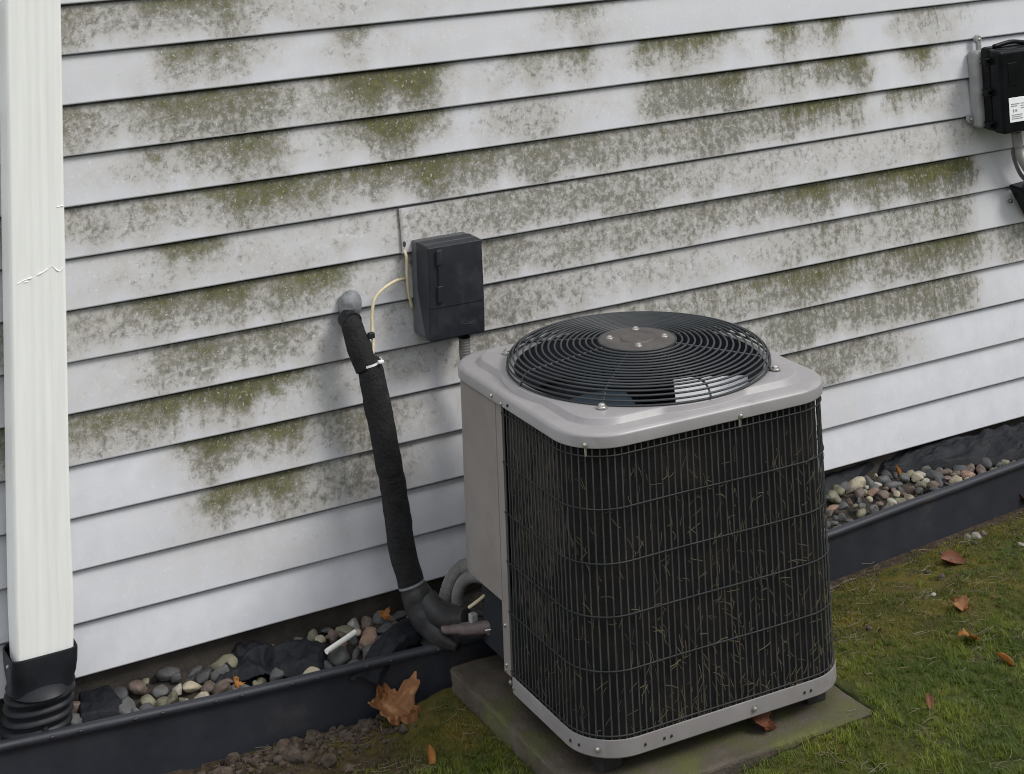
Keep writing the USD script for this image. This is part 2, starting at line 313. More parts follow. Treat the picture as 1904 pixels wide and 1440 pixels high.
STONES = [mat(f"stone_{n}", a, b, scale=s, rough=0.6, rough2=0.8, bump=0.35, bscale=110, c3=tuple(0.35 * v for v in c), s3=26, lo3=0.48, hi3=0.72) for n, a, b, s, c in (
    ("slate", (0.060, 0.062, 0.062), (0.10, 0.10, 0.098), 30, (0.13, 0.13, 0.12)), ("umber", (0.085, 0.062, 0.05), (0.13, 0.095, 0.075), 30, (0.07, 0.05, 0.04)),
    ("sand", (0.27, 0.235, 0.16), (0.37, 0.33, 0.25), 35, (0.22, 0.17, 0.10)), ("olive", (0.115, 0.11, 0.075), (0.175, 0.165, 0.11), 30, (0.09, 0.085, 0.05)),
    ("pale", (0.23, 0.22, 0.19), (0.32, 0.30, 0.26), 30, (0.24, 0.22, 0.19)), ("dark", (0.035, 0.036, 0.038), (0.06, 0.06, 0.062), 30, (0.09, 0.085, 0.08)),
    ("rust", (0.19, 0.115, 0.08), (0.27, 0.18, 0.13), 35, (0.14, 0.08, 0.055)))]
STONE_W = np.array([0.27, 0.19, 0.14, 0.17, 0.05, 0.16, 0.02])
M["stone_mix"] = usdkit.material(stage, "/World/Looks/stone_mix", {"g": ("geometry", {}), "r": ("rgb_ramp", {"ramp": [(0.0, (0.05, 0.05, 0.05)), (0.3, (0.10, 0.085, 0.07)), (0.55, (0.08, 0.08, 0.08)), (0.8, (0.16, 0.14, 0.10)), (1.0, (0.26, 0.23, 0.17))]}),
    "p": ("principled_bsdf", {"roughness": 0.7})}, [("g.random_per_island", "r.fac"), ("r.color", "p.base_color")], surface="p.BSDF")

# ---------------------------------------------------------------- ground
EDGE = np.array([(-1.6, -0.02), (-0.6, -0.075), (-0.16, -0.100), (0.24, -0.143), (0.57, -0.172), (0.75, -0.190), (1.2, -0.205), (1.73, -0.195), (2.03, -0.167), (2.44, -0.130), (3.0, -0.10), (4.6, -0.06)])
edge_y = lambda x: np.interp(x, EDGE[:, 0], EDGE[:, 1])
RIM = lambda x: np.interp(x, [-0.2, 0.5, 1.0], [-0.030, -0.042, -0.045])
SLAB = (0.697, 1.318, -0.835, -0.238)     # x0, x1, y0, y1


def ground_h(x, y):
    x, y = np.asarray(x, float), np.asarray(y, float)
    d = edge_y(x) - y
    h = np.where(x < 0.72, -0.176, -0.163) + 0.052 * smoothstep(0.02, 0.42, d)
    h = h + 0.022 * np.exp(-(((x - 1.42) / 0.2) ** 2 + ((y + 0.85) / 0.25) ** 2))
    h = h + 0.020 * (smoothstep(0.12, 0.30, x) - smoothstep(0.55, 0.75, x)) * smoothstep(0.10, 0.0, np.abs(d - 0.04))
    P = np.stack([x, y, np.zeros_like(x)], -1)
    h = h + 0.020 * (meshkit.fbm(P * 9, 4, 3) - 0.5) + 0.010 * (meshkit.fbm(P * 45, 3, 5) - 0.5)
    h = np.where(y > edge_y(x) - 0.004, -0.16, h)
    ds = np.hypot(np.maximum(np.maximum(SLAB[0] - x, x - SLAB[1]), 0), np.maximum(np.maximum(SLAB[2] - y, y - SLAB[3]), 0))
    tgt = -0.106 + 0.030 * smoothstep(0.80, 1.2, x) + 0.012 * (meshkit.fbm(P * 30, 3, 6) - 0.5)
    wd = smoothstep(0.20, 0.0, ds) * smoothstep(0.0, 0.06, d)
    h = h * (1 - wd) + tgt * wd
    inside = (x > SLAB[0]) & (x < SLAB[1]) & (y > SLAB[2]) & (y < SLAB[3])
    return np.where(inside, np.minimum(h, -0.115), h)


def axis(a, b, step, far):
    fine = np.arange(a, b + step / 2, step)
    out = [fine]
    for sgn, e in ((-1, a), (1, b)):
        s, v, l = step, e, []
        while abs(v) < far:
            s *= 1.35; v += sgn * s; l.append(v)
        out.append(np.array(l))
    return np.unique(np.concatenate(out))


gx, gy = axis(-0.5, 2.9, 0.0085, 60), axis(-1.35, 0.0, 0.0085, 60)
GX, GY = np.meshgrid(gx, gy)
G = np.stack([GX, GY, ground_h(GX, GY)], -1)
gp = obj("ground", grid(G), M["ground"], smooth=True)


def grass_density(x, y):
    d = edge_y(x) - y
    P = np.stack([np.asarray(x, float), np.asarray(y, float), np.zeros_like(np.asarray(x, float))], -1)
    n = meshkit.fbm(P * 5.5, 4, 21)
    base = np.where(x > 1.2, 0.12 * smoothstep(0.02, 0.06, d) + 0.88 * smoothstep(0.15, 0.70, d), 0.75 * smoothstep(0.20, 0.42, d))
    return np.clip(base * 1.15 + (n - 0.5) * 1.8 - 0.10, 0, 1) * smoothstep(0.03, 0.2, d)


dns = grass_density(GX, GY)
mossy = 0.66 * smoothstep(0.0, 0.06, edge_y(GX) - GY) * (0.35 + 0.65 * smoothstep(0.45, 0.62, GX)) + 0.05
cov = np.stack([mossy, np.clip(dns * 0.9, 0, 1), 0 * dns], -1).reshape(-1, 3)
UsdGeom.PrimvarsAPI(gp).CreatePrimvar("cover", Sdf.ValueTypeNames.Color3fArray, "vertex").Set(Vt.Vec3fArray.FromNumpy(cov.astype(np.float32)))
tag(gp, "mossy soil and lawn in front of the white sided wall", "ground", kind="structure")

# ---------------------------------------------------------------- house wall with clapboard courses
EXP = 0.1016
wall = thing("house_wall", label="white vinyl clapboard wall streaked with green and grey algae", cat="wall")
STAIN = {  # course: (x in the photograph, green, grey)
    12: [(120, .5, .6), (230, .25, .5), (280, .6, .6), (360, .8, .7), (420, .7, .6), (480, .3, .4), (560, .1, .3), (660, .05, .3), (800, 0, .15), (1100, 0, .1), (1904, 0, .05)],
    11: [(120, 0, .05), (260, 0, .15), (300, .3, .4), (330, .7, .5), (400, .6, .5), (500, .3, .4), (540, .05, .15), (585, .05, .1), (620, .3, .35), (660, .6, .4), (690, .5, .3), (720, .1, .2), (850, 0, .08), (1010, .1, .1), (1030, .6, .4), (1100, .5, .4), (1120, .1, .2), (1200, 0, .06), (1500, 0, .05), (1904, 0, .05)],
    10: [(120, .4, .6), (200, .3, .5), (260, .6, .6), (330, .6, .6), (420, .6, .7), (520, .45, .7), (570, .2, .4), (600, .35, .5), (660, .8, .6), (740, .9, .7), (830, .8, .7), (842, .15, .3), (880, .3, .2), (900, .2, .15), (930, .6, .4), (1000, .5, .4), (1080, .7, .5), (1130, .6, .4), (1145, .1, .15), (1178, .1, .1), (1182, .8, .6), (1250, .7, .5), (1320, .9, .5), (1370, .6, .3), (1380, .05, .1), (1420, .05, .08), (1430, .7, .5), (1470, .8, .6), (1490, .2, .2), (1510, .5, .6), (1530, .2, .3), (1545, .9, .5), (1580, .7, .3), (1597, .05, .05), (1655, .05, .05), (1663, .6, .5), (1720, .4, .4), (1780, .3, .2), (1820, .05, .05), (1904, .02, .05)],
    9: [(120, 0, .1), (180, 0, .2), (240, .2, .3), (300, .5, .5), (400, .6, .6), (480, .7, .5), (530, .6, .5), (550, .2, .2), (600, .3, .3), (640, .6, .4), (700, .9, .7), (780, .8, .6), (820, .6, .5), (840, .1, .15), (900, .05, .15), (920, .2, .4), (1020, .2, .5), (1060, .1, .2), (1175, .05, .1), (1190, .3, .7), (1280, .3, .8), (1340, .6, .8), (1380, .8, .7), (1400, .2, .5), (1440, .2, .4), (1470, .6, .5), (1505, .6, .5), (1512, .05, .15), (1525, .8, .7), (1600, .8, .8), (1620, .1, .1), (1665, .1, .1), (1680, .8, .6), (1720, .9, .5), (1735, .2, .2), (1770, .6, .2), (1778, .05, .05), (1904, 0, 0)],
    8: [(125, .3, .6), (200, .2, .5), (260, .4, .5), (360, .6, .5), (480, .8, .6), (560, .7, .5), (620, .6, .5), (700, .8, .7), (780, .8, .7), (860, .6, .7), (920, .6, .7), (1000, .4, .7), (1080, .4, .7), (1180, .4, .6), (1300, .3, .7), (1400, .4, .7), (1450, .5, .7), (1480, .8, .7), (1540, .95, .6), (1600, .7, .6), (1620, .1, .2), (1650, .05, .1), (1660, .7, .5), (1720, .8, .4), (1740, .3, .3), (1780, .05, .3), (1800, 0, 0)],
    7: [(126, 0, .1), (180, 0, .3), (270, .1, .3), (285, .8, .4), (400, .8, .4), (415, .3, .3), (470, .1, .3), (600, .1, .3), (700, .15, .45), (742, 0, .2), (760, .1, .5), (850, .1, .6), (950, .15, .7), (1100, .1, .7), (1250, .1, .6), (1400, .1, .4), (1600, .1, .35), (1750, .1, .4), (1790, .3, .4), (1810, .3, .3), (1815, 0, 0)],
    6: [(128, .3, .5), (200, .4, .5), (300, .7, .6), (420, .8, .7), (500, .6, .6), (560, .7, .6), (600, .9, .5), (640, .8, .4), (660, .2, .3), (740, .1, .35), (900, .4, .7), (1000, .2, .6), (1150, .2, .6), (1300, .3, .6), (1360, .5, .6), (1420, .3, .5), (1450, .6, .7), (1500, .8, .7), (1600, .6, .7), (1650, .8, .8), (1700, .9, .8), (1800, .95, .9), (1812, .9, .8), (1818, 0, .05)],
    5: [(130, 0, .1), (200, 0, .2), (270, .1, .3), (290, .5, .6), (380, .6, .7), (430, .4, .6), (500, .5, .7), (550, .6, .7), (580, .2, .4), (640, .05, .2), (740, .1, .4), (800, .1, .2), (900, .3, .7), (1000, .1, .6), (1100, .05, .4), (1200, .05, .45), (1350, .05, .3), (1450, .1, .4), (1540, .4, .6), (1600, .3, .4), (1700, .2, .6), (1810, .3, .6), (1825, 0, .05)],
    4: [(130, .6, .5), (200, .6, .6), (300, .8, .6), (400, .9, .5), (500, .9, .4), (560, .8, .4), (570, .2, .3), (650, .1, .4), (740, .1, .5), (800, 0, .3), (900, .3, .7), (1100, .1, .6), (1250, .1, .6), (1400, .4, .7), (1450, .6, .8), (1560, .7, .7), (1620, .4, .6), (1700, .6, .8), (1800, .8, .9), (1815, .3, .7), (1840, 0, .3), (1860, .2, .6), (1904, .4, .7)],
    3: [(128, 0, 0), (300, 0, .05), (330, .3, .4), (360, .6, .8), (420, .8, .7), (480, .9, .6), (560, .9, .6), (570, .3, .4), (600, .4, .7), (680, .4, .7), (740, .2, .6), (800, .1, .3), (850, 0, .2), (1400, .2, .5), (1450, .3, .8), (1560, .4, .8), (1640, .3, .8), (1720, .5, .8), (1810, .3, .8), (1820, 0, .1), (1904, 0, 0)],
    2: [(134, 0, 0), (330, 0, .1), (380, .3, .4), (400, .8, .7), (480, .8, .6), (550, .8, .7), (570, .2, .6), (620, .1, .5), (700, .1, .8), (760, .05, .3), (840, 0, .1), (1450, .3, .7), (1540, .2, .8), (1640, .1, .7), (1720, 0, .2), (1760, 0, 0)],
    1: [(139, 0, .03), (300, 0, .1), (440, .05, .2), (600, .05, .2), (720, 0, .05), (1500, .05, .15), (1600, 0, .1), (1700, 0, 0)],
    0: [(139, 0, .02), (1700, 0, .02)],
}
PXC = np.arange(0, 1905, 8)


def course_stain(k, xs):
    if k in STAIN:
        row = np.array(STAIN[k])
        # world x of each key at the middle height of the course
        wx = []
        for px in row[:, 0]:
            # the pixel row whose wall point lies at this height
            lo_, hi_ = -400.0, 1500.0
            for _ in range(40):
                mid = (lo_ + hi_) / 2
                if at(px, mid, 1, 0.006)[2] > (k + 0.6) * EXP: lo_ = mid
                else: hi_ = mid
            wx.append(at(px, lo_, 1, 0.006)[0])
        return np.interp(xs, wx, row[:, 1]), np.interp(xs, wx, row[:, 2])
    P = np.stack([xs * 3.0, 0 * xs + k * 7.3, 0 * xs], -1)
    n = meshkit.fbm(P, 3, 9)
    f = 1.0 if k > 0 else 0.0
    return f * smoothstep(0.5, 0.72, n) * 0.8, f * smoothstep(0.35, 0.7, n) * 0.6


def siding_panel(k, x0, x1, lift=0.0, seam=None):
    step = 0.011
    xs = np.linspace(x0, x1, max(2, int((x1 - x0) / step)))
    ts = np.array([0.0, .03, .08, .15, .24, .34, .45, .56, .67, .78, .86, .91, .938, .946, .954, .962, 0.98, 1.0, 1.06, 1.14])      # from the butt up
    z0 = k * EXP
    Gd, Sd = course_stain(k, xs)
    rows, st = [], []
    # lip: underside and rounded butt
    for dy, dz in ((0.0195, 0.0040), (0.006, 0.0014), (0.0022, 0.0), (0.0005, 0.0010), (0.0, 0.0030)):
        rows.append((np.full_like(xs, dy), np.full_like(xs, z0 + dz))); st.append((0.0, 0.0, 0.0))
    for t in ts:
        rows.append((np.full_like(xs, 0.0 + 0.0125 * t + 0.0075 * float(smoothstep(0.938, 0.962, t))), np.full_like(xs, z0 + 0.003 + t * (EXP - 0.003)))); st.append(t)
    P = np.zeros((len(rows), len(xs), 3)); C = np.zeros((len(rows), len(xs), 3))
    hsh = meshkit.fbm(np.stack([xs * 11, 0 * xs + k * 3.1, 0 * xs], -1), 4, 31)       # how far down the growth hangs
    hs2 = meshkit.fbm(np.stack([xs * 42, 0 * xs + k * 5.7, 0 * xs], -1), 3, 33)
    ker = np.exp(-0.5 * (np.arange(-6, 7) / (1.7 if k >= 8 else 2.8)) ** 2); ker /= ker.sum()
    Gs, Ss = (np.convolve(np.pad(v_, 6, mode="edge"), ker, "valid") for v_ in (Gd, Sd))
    for i, ((yy, zz), s) in enumerate(zip(rows, st)):
        P[i, :, 0], P[i, :, 1], P[i, :, 2] = xs, yy - lift - (0.0016 * math.sin(math.pi * min(1.0, s)) if not isinstance(s, tuple) else 0.0), zz
        q = np.stack([xs * 2.3, zz * 3.0 + k * 0.7, 0 * xs], -1)
        P[i, :, 1] += 0.0022 * (meshkit.fbm(q, 2, 50 + k) - 0.5)
        P[i, :, 2] += 0.0012 * (meshkit.noise(np.stack([xs * 1.7, 0 * xs + k, 0 * xs], -1), 77) - 0.5)
        if seam is not None:      # the lapped end bows out a little
            P[i, :, 1] -= 0.0035 * np.exp(-np.abs(xs - seam) / 0.02)
        if not isinstance(s, tuple):
            d = 1.0 - s                      # 0 under the upper butt .. 1 at this butt
            wx_ = xs + 0.11 * (meshkit.fbm(np.stack([xs * 13, 0 * xs + d * 2.2, 0 * xs + k], -1), 3, 61) - 0.5)
            Gw, Sw = np.interp(wx_, xs, Gs), np.interp(wx_, xs, Ss)
            reach = 0.50 + 0.9 * (hsh - 0.5) + 0.25 * (hs2 - 0.5)
            C[i, :, 0] = Gw * (1 - smoothstep(reach - 0.34, reach + 0.38, d)) * 1.05
            C[i, :, 1] = np.clip(Sw * 1.18 + (0.06 if k >= 5 else 0.0), 0, 1) * smoothstep(0.0, 0.09, Sw + (0.05 if k >= 5 else 0.0)) * (1 - 0.92 * smoothstep(reach + 0.10, reach + 0.80, d)) * (0.75 + 0.25 * smoothstep(0.0, 0.2, d))
            C[i, :, 2] = (0.50 * smoothstep(0.060, 0.046, d) + 0.22 * smoothstep(0.15, 0.03, d) * np.clip(0.25 + Gw + 0.5 * Sw, 0, 1)) * (0.75 + 0.5 * (hs2 - 0.5))  # painted shade line under the upper lap, plus grime where stained
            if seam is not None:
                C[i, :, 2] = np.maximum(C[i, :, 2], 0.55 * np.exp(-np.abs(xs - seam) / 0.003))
    m = grid(P)
    p = obj("siding_course", m, M["siding"], wall, smooth=True)
    UsdGeom.PrimvarsAPI(p).CreatePrimvar("stain_and_shade", Sdf.ValueTypeNames.Color3fArray, "vertex").Set(Vt.Vec3fArray.FromNumpy(C.reshape(-1, 3).astype(np.float32)))
    return p


WX0, WX1 = -1.7, 4.6
SEAM = float(at(744, 430, 1, 0.0)[0])
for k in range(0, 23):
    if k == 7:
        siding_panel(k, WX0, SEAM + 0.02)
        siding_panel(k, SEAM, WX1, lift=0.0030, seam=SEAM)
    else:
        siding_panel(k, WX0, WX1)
obj("foundation", rbox((WX0, 0.028, -0.5), (WX1, 0.20, 0.012), 0.004), M["foundation"], wall)
obj("backing", rbox((WX0, 0.030, 0.014), (WX1, 0.05, 23 * EXP), 0.002), M["foundation"], wall)
# caulk blob and torn hole where the cable leaves the wall
blob = trimesh.creation.icosphere(3, 1.0); blob.vertices *= [0.005, 0.0022, 0.008]
blob.vertices *= (1 + 0.35 * (meshkit.fbm(blob.vertices * 90 + 5, 3, 2) - 0.5))[:, None]
c = at(751, 455, 1, -0.004); obj("caulk", moved(blob, c), M["foundation"], wall)

# ---------------------------------------------------------------- gravel strip behind the edging
bed = thing("gravel_bed", label="strip of river stones between the edging and the wall", cat="gravel bed", kind="structure")
xs = np.linspace(WX0 + 0.05, WX1 - 0.05, 420)
rowsP = []
for t in np.linspace(0, 1, 14):
    y = edge_y(xs) + 0.006 + t * (0.022 - edge_y(xs) - 0.006)
    z = -0.078 + 0.020 * smoothstep(0.3, 1, t) + 0.02 * (meshkit.fbm(np.stack([xs * 22, y * 22, 0 * xs], -1), 3, 8) - 0.5)
    rowsP.append(np.stack([xs, y, z], -1))
obj("soil_base", grid(np.array(rowsP)), M["soil"], bed, smooth=True)


def stone_mesh(r, seed, flat=0.7):
    q = np.random.default_rng(seed)
    dims = np.array([q.uniform(0.9, 1.3), q.uniform(0.72, 1.0), flat * q.uniform(0.75, 1.15)])
    if q.random() < 0.5:                       # water-worn
        m = trimesh.creation.icosphere(2, 1.0)
        v = m.vertices
        n = meshkit.fbm(v * 0.95 + q.uniform(0, 50, 3), 3, seed % 97) - 0.5
        m.vertices = v * (1 + 0.95 * n)[:, None] * dims * r
    else:                                      # broken, with blunt faces
        d = q.normal(size=(15, 3)); d /= np.linalg.norm(d, axis=1, keepdims=True)
        m = trimesh.convex.convex_hull(d * q.uniform(0.85, 1.15, (15, 1)))
        m = m.subdivide().subdivide()
        m = trimesh.smoothing.filter_laplacian(m, lamb=0.5, iterations=4)
        v = np.array(m.vertices) * 1.15
        m = trimesh.Trimesh(v * (1 + 0.18 * (meshkit.fbm(v * 3 + seed, 3, seed % 89) - 0.5))[:, None] * dims * r, m.faces, process=False)
    m.apply_transform(trimesh.transformations.euler_matrix(q.uniform(-.45, .45), q.uniform(-.45, .45), q.uniform(0, 6.28)))
    return m


COVERED = []          # areas that fabric sheets cover: shapely polygons in x, y


def fabric_sheet(corners, z, crumple, seed, label, n=26, sag=0.012, arch=0.0):
    """A crumpled sheet over a quad of world xy corners (c00, c10, c11, c01)."""
    c = np.array(corners, float)
    u, v = np.meshgrid(np.linspace(0, 1, n * 2), np.linspace(0, 1, n))
    xy = ((1 - u) * (1 - v))[..., None] * c[0] + (u * (1 - v))[..., None] * c[1] + (u * v)[..., None] * c[2] + ((1 - u) * v)[..., None] * c[3]
    q = np.stack([xy[..., 0] * 16, xy[..., 1] * 16, 0 * u + seed], -1)
    ridge = 1 - np.abs(2 * meshkit.fbm(q, 4, seed) - 1) * 2.0
    wob = meshkit.fbm(q * 0.7 + 9, 3, seed + 3)
    zz = (z if np.ndim(z) == 0 else ((1 - v) * z[0] + v * z[1])) + crumple * (ridge - 0.5) + sag * (wob - 0.5) + arch * np.sin(np.pi * v) * np.sin(np.pi * u)
    edge = np.minimum(np.minimum(u, 1 - u) * 2, np.minimum(v, 1 - v))
    xy = xy + (0.02 * (meshkit.fbm(q * 0.8 + 31, 3, seed + 7) - 0.5))[..., None] * np.array([1.0, 0.6]) * (1 - smoothstep(0, 0.3, edge))[..., None]
    zz = zz - 0.014 * (1 - smoothstep(0, 0.10, edge))
    P = np.concatenate([xy, zz[..., None]], -1)
    top = grid(P); bot = grid(P - [0, 0, 0.0016]); bot.faces = bot.faces[:, ::-1]
    return tag(obj("landscape_fabric", cat([top, bot]), M["fabric"], smooth=40), label, "landscape fabric")


def g2(px, py, z=-0.055):
    return at(px, py, 2, z)[:2]


F1 = [g2(395, 1268, -.05), g2(598, 1244, -.05), g2(612, 1200, -.045), g2(440, 1200, -.045)]
F2 = [g2(645, 1248, -.05), g2(700, 1240, -.05), g2(795, 1178, -.04), g2(758, 1150, -.04)]
F3 = [g2(148, 1335, -.05), g2(245, 1326, -.055), g2(200, 1292, -.05), g2(148, 1285, -.035)]
F4 = [g2(1632, 872, -.035), g2(1915, 835, -.030), g2(1930, 792, -.02), g2(1632, 848, -.02)]
F5 = [g2(1490, 935, -.050), g2(1580, 905, -.050), g2(1640, 850, -.02), g2(1490, 885, -.02)]
for F in (F1, F2, F3, F4, F5):
    COVERED.append(Polygon(F).buffer(-0.008))
fabric_sheet(F1, (-.048, -.036), 0.024, 5, "crumpled black landscape fabric sheet among stones beneath the left wall", sag=0.02)
fabric_sheet(F2, (-.058, -.024), 0.018, 9, "black landscape fabric fold beside the bottom of the insulated pipe", arch=0.012)
fabric_sheet(F3, (-.050, -.030), 0.006, 14, "smooth black fabric flap right beside the black downspout adapter", sag=0.006)
fabric_sheet(F4, (-.042, -.002), 0.016, 17, "rumpled black landscape fabric pushed up against the wall at the far right")
fabric_sheet(F5, (-.050, -.008), 0.010, 23, "black landscape fabric patch just right of the air conditioner")

placed = []


def try_stone(x, y, r, z, seed):
    for (a, b, rr, zz, _) in placed:
        if (a - x) ** 2 + (b - y) ** 2 < (0.76 * (r + rr)) ** 2 and abs(z - zz) < 0.75 * (r + rr):
            return
    if any(pg.contains(Point(x, y)) for pg in COVERED):
        return
    placed.append((x, y, r, z, seed))


seed = 100
for (xa, xb, n) in ((-0.35, 0.80, 1500), (1.66, 2.75, 1300)):
    for _ in range(n):
        seed += 1
        x = rng.uniform(xa, xb); e = float(edge_y(x)) + 0.022
        r = rng.choice([0.022, 0.0185, 0.0150, 0.011], p=[.22, .33, .28, .17]) * rng.uniform(0.85, 1.15) * (1.0 if x < 1 else 0.82)
        if x < -0.02: continue
        y = rng.uniform(e, 0.010)
        t = (y - e) / (0.012 - e)
        dens = 1.0
        try_stone(x, y, r, -0.072 + 0.016 * t + rng.uniform(0, 0.014), seed)
placed.sort(key=lambda q: -q[2])
for (x, y, r, z, sd) in placed[:290]:
    obj("stone", moved(stone_mesh(r, sd), (x, y, z)), STONES[rng.choice(len(STONES), p=STONE_W)], bed, smooth=True)
if len(placed) > 290:
    tag(obj("small_stones", cat([moved(stone_mesh(r, sd), (x, y, z)) for (x, y, r, z, sd) in placed[290:]]), M["stone_mix"], bed, smooth=True), kind="stuff")

# ---------------------------------------------------------------- black garden edging
edg = thing("garden_edging", label="long black plastic garden edging with rolled top rim", cat="garden edging")
ex = np.concatenate([np.linspace(-1.6, 4.6, 190)])
ey = edge_y(ex); ez = RIM(ex) + 0.003 * (meshkit.fbm(np.stack([ex * 3, 0 * ex, 0 * ex], -1), 2, 4) - 0.5)
prof = [(0.004, -0.19), (0.000, -0.19), (0.000, -0.018), (-0.004, -0.016), (-0.010, -0.012), (-0.0115, -0.006), (-0.009, -0.001), (-0.004, 0.0015), (0.004, 0.0015), (0.009, -0.001), (0.0105, -0.006), (0.008, -0.013), (0.004, -0.016), (0.004, -0.19)]
P = np.stack([np.stack([ex, ey + a, ez + b], -1) for a, b in prof])
mid = (P[2] + P[1]) / 2
obj("board", grid(P[:, ::1]), M["edging"], edg, smooth=50)
pegs = [float(v) for v in np.arange(-0.08, 0.78, 0.052)]
for k in range(0, len(pegs)):
    x = pegs[k]
    if k % 3 == 2:
        continue
    nub = trimesh.creation.icosphere(2, 1.0); nub.vertices *= [0.0055, 0.0035, 0.003]
    obj("rim_nub", moved(nub, (x, float(edge_y(x)) - 0.0105, float(RIM(x)) - 0.006)), M["edging"], edg, smooth=True)

# ---------------------------------------------------------------- downspout and its corrugated adapter
dsp = thing("downspout", label="white ribbed metal downspout running down the left of the wall", cat="downspout")
x0, x1, yf, yb = -0.1375, -0.0285, -0.084, -0.012
pts = []
corner = 0.007
nrib = 3
outline = []
def arc(cx, cy, r, a0, a1, n=5):
    return [(cx + r * math.cos(a), cy + r * math.sin(a)) for a in np.linspace(a0, a1, n)]
outline += arc(x0 + corner, yf + corner, corner, math.pi, 1.5 * math.pi)
wv = x1 - x0
for i in range(3):
    c = x0 + wv * (0.34 + 0.17 * i)
    outline += [(c - 0.006, yf), (c - 0.0035, yf + 0.0010), (c + 0.0035, yf + 0.0010), (c + 0.006, yf)]
outline += arc(x1 - corner, yf + corner, corner, 1.5 * math.pi, 2 * math.pi)
outline += arc(x1 - corner, yb - corner, corner, 0, 0.5 * math.pi)
outline += arc(x0 + corner, yb - corner, corner, 0.5 * math.pi, math.pi)
outline = np.array(outline)
zs = np.concatenate([np.linspace(0.083, 0.20, 6), np.linspace(0.3, 2.25, 24)])
P = []
for z in zs:
    s = smoothstep(0.20, 0.06, z)
    o = outline.copy(); cx_ = (x0 + x1) / 2 + 0.002
    o[:, 0] = cx_ + (o[:, 0] - cx_) * (1 - 0.05 * s) + 0.0 * s + 0.004 * smoothstep(0.35, 0.2, z) * (o[:, 0] > cx_)
    o[:, 0] += 0.0012 * (meshkit.noise(np.array([z * 5, 0, 0.0]), 5) - 0.5)
    P.append(np.column_stack([o, np.full(len(o), z)]))
pipe = grid(np.array(P), wrap=True)
inner = pipe.copy(); inner.faces = inner.faces[:, ::-1]; inner.vertices = inner.vertices * [1, 1, 1]
obj("pipe", pipe, M["downspout"], dsp, smooth=40)


def scuff(pts, name="scratch"):
    w = np.array([at(px, py, 1, yf - 0.0006) for px, py in pts])
    obj(name, tube(spline(w, 4), [0.0008 * rng.uniform(0.2, 1.6) for _ in range((len(w) - 1) * 4 + 1)], 5), M["scuff"], dsp)


scuff([(33, 528), (46, 521), (60, 517)])
scuff([(44, 526), (52, 524)])
scuff([(70, 512), (84, 504), (97, 495)])
scuff([(97, 495), (110, 505), (118, 498)])
scuff([(106, 385), (113, 384), (120, 382)])
obj("strap", rbox((x0 - 0.0015, yf - 0.0016, 1.62), (x1 + 0.0015, yb + 0.004, 1.65), 0.001), M["downspout"], dsp)

ada = thing("downspout_adapter", label="black corrugated flexible adapter at the foot of the white downspout", cat="drain adapter")


def squircle(hx, hy, e, n=48):
    a = np.arange(n) * 2 * np.pi / n
    c, s = np.cos(a), np.sin(a)
    r = (np.abs(c) ** e + np.abs(s) ** e) ** (-1 / e)
    return np.column_stack([hx * r * c, hy * r * s])


acx, acy = -0.084, -0.050
P = []
levels = [(0.100, .0610, .043, 7), (0.104, .0630, .045, 7), (0.100, .0650, .047, 7), (0.078, .0645, .0468, 6.5), (0.058, .063, .0465, 5), (0.042, .0615, .046, 3.2), (0.034, .0655, .049, 2.6)]
z = 0.030
for i in range(4):
    levels += [(z, .0615, .0465, 2.4), (z - .0045, .0605, .046, 2.3), (z - .008, .0665, .0505, 2.3), (z - .0125, .0675, .051, 2.3), (z - .016, .064, .048, 2.3)]
    z -= 0.019
levels += [(z - .004, .066, .05, 2.2), (-0.16, .07, .054, 2.2)]
for z, hx, hy, e in levels:
    o = squircle(hx, hy, e)
    sk = smoothstep(0.05, -0.06, z) * 0.010
    P.append(np.column_stack([o[:, 0] + acx - sk, o[:, 1] + acy, np.full(len(o), z)]))
obj("sleeve", grid(np.array(P)[::-1], wrap=True), M["black_plastic"], ada, smooth=45)
obj("curved_shoulder", moved(lathe([(0.0, 0.055), (0.03, 0.052), (0.05, 0.043), (0.060, 0.030)], 40), (acx - 0.002, acy - 0.006, 0.0)), M["black_plastic"], ada, smooth=True)
SC = lathe([(0.0, 0.0022), (0.0016, 0.0021), (0.0028, 0.0014), (0.0031, 0.0), ], 10)


def screw(parent, pos, d, s=1.0, m="screw", name="screw"):
    h = cat([lathe([(0.0, 0.0034), (0.0018, 0.0033), (0.0034, 0.0024), (0.0038, 0.0006), (0.0052, 0.0004), (0.0053, -0.001)], 12)])
    h.vertices = h.vertices * s
    h.faces = h.faces[:, ::-1]
    return obj(name, moved(h, pos, aim(d)), M[m], parent, smooth=40)


screw(ada, (acx - 0.0655, acy - 0.02, 0.088), (-0.8, -0.6, 0), 0.9)
screw(ada, (acx - 0.004, acy - 0.0515, -0.030), (0, -1, 0), 1.1, "black_plastic", "bolt")

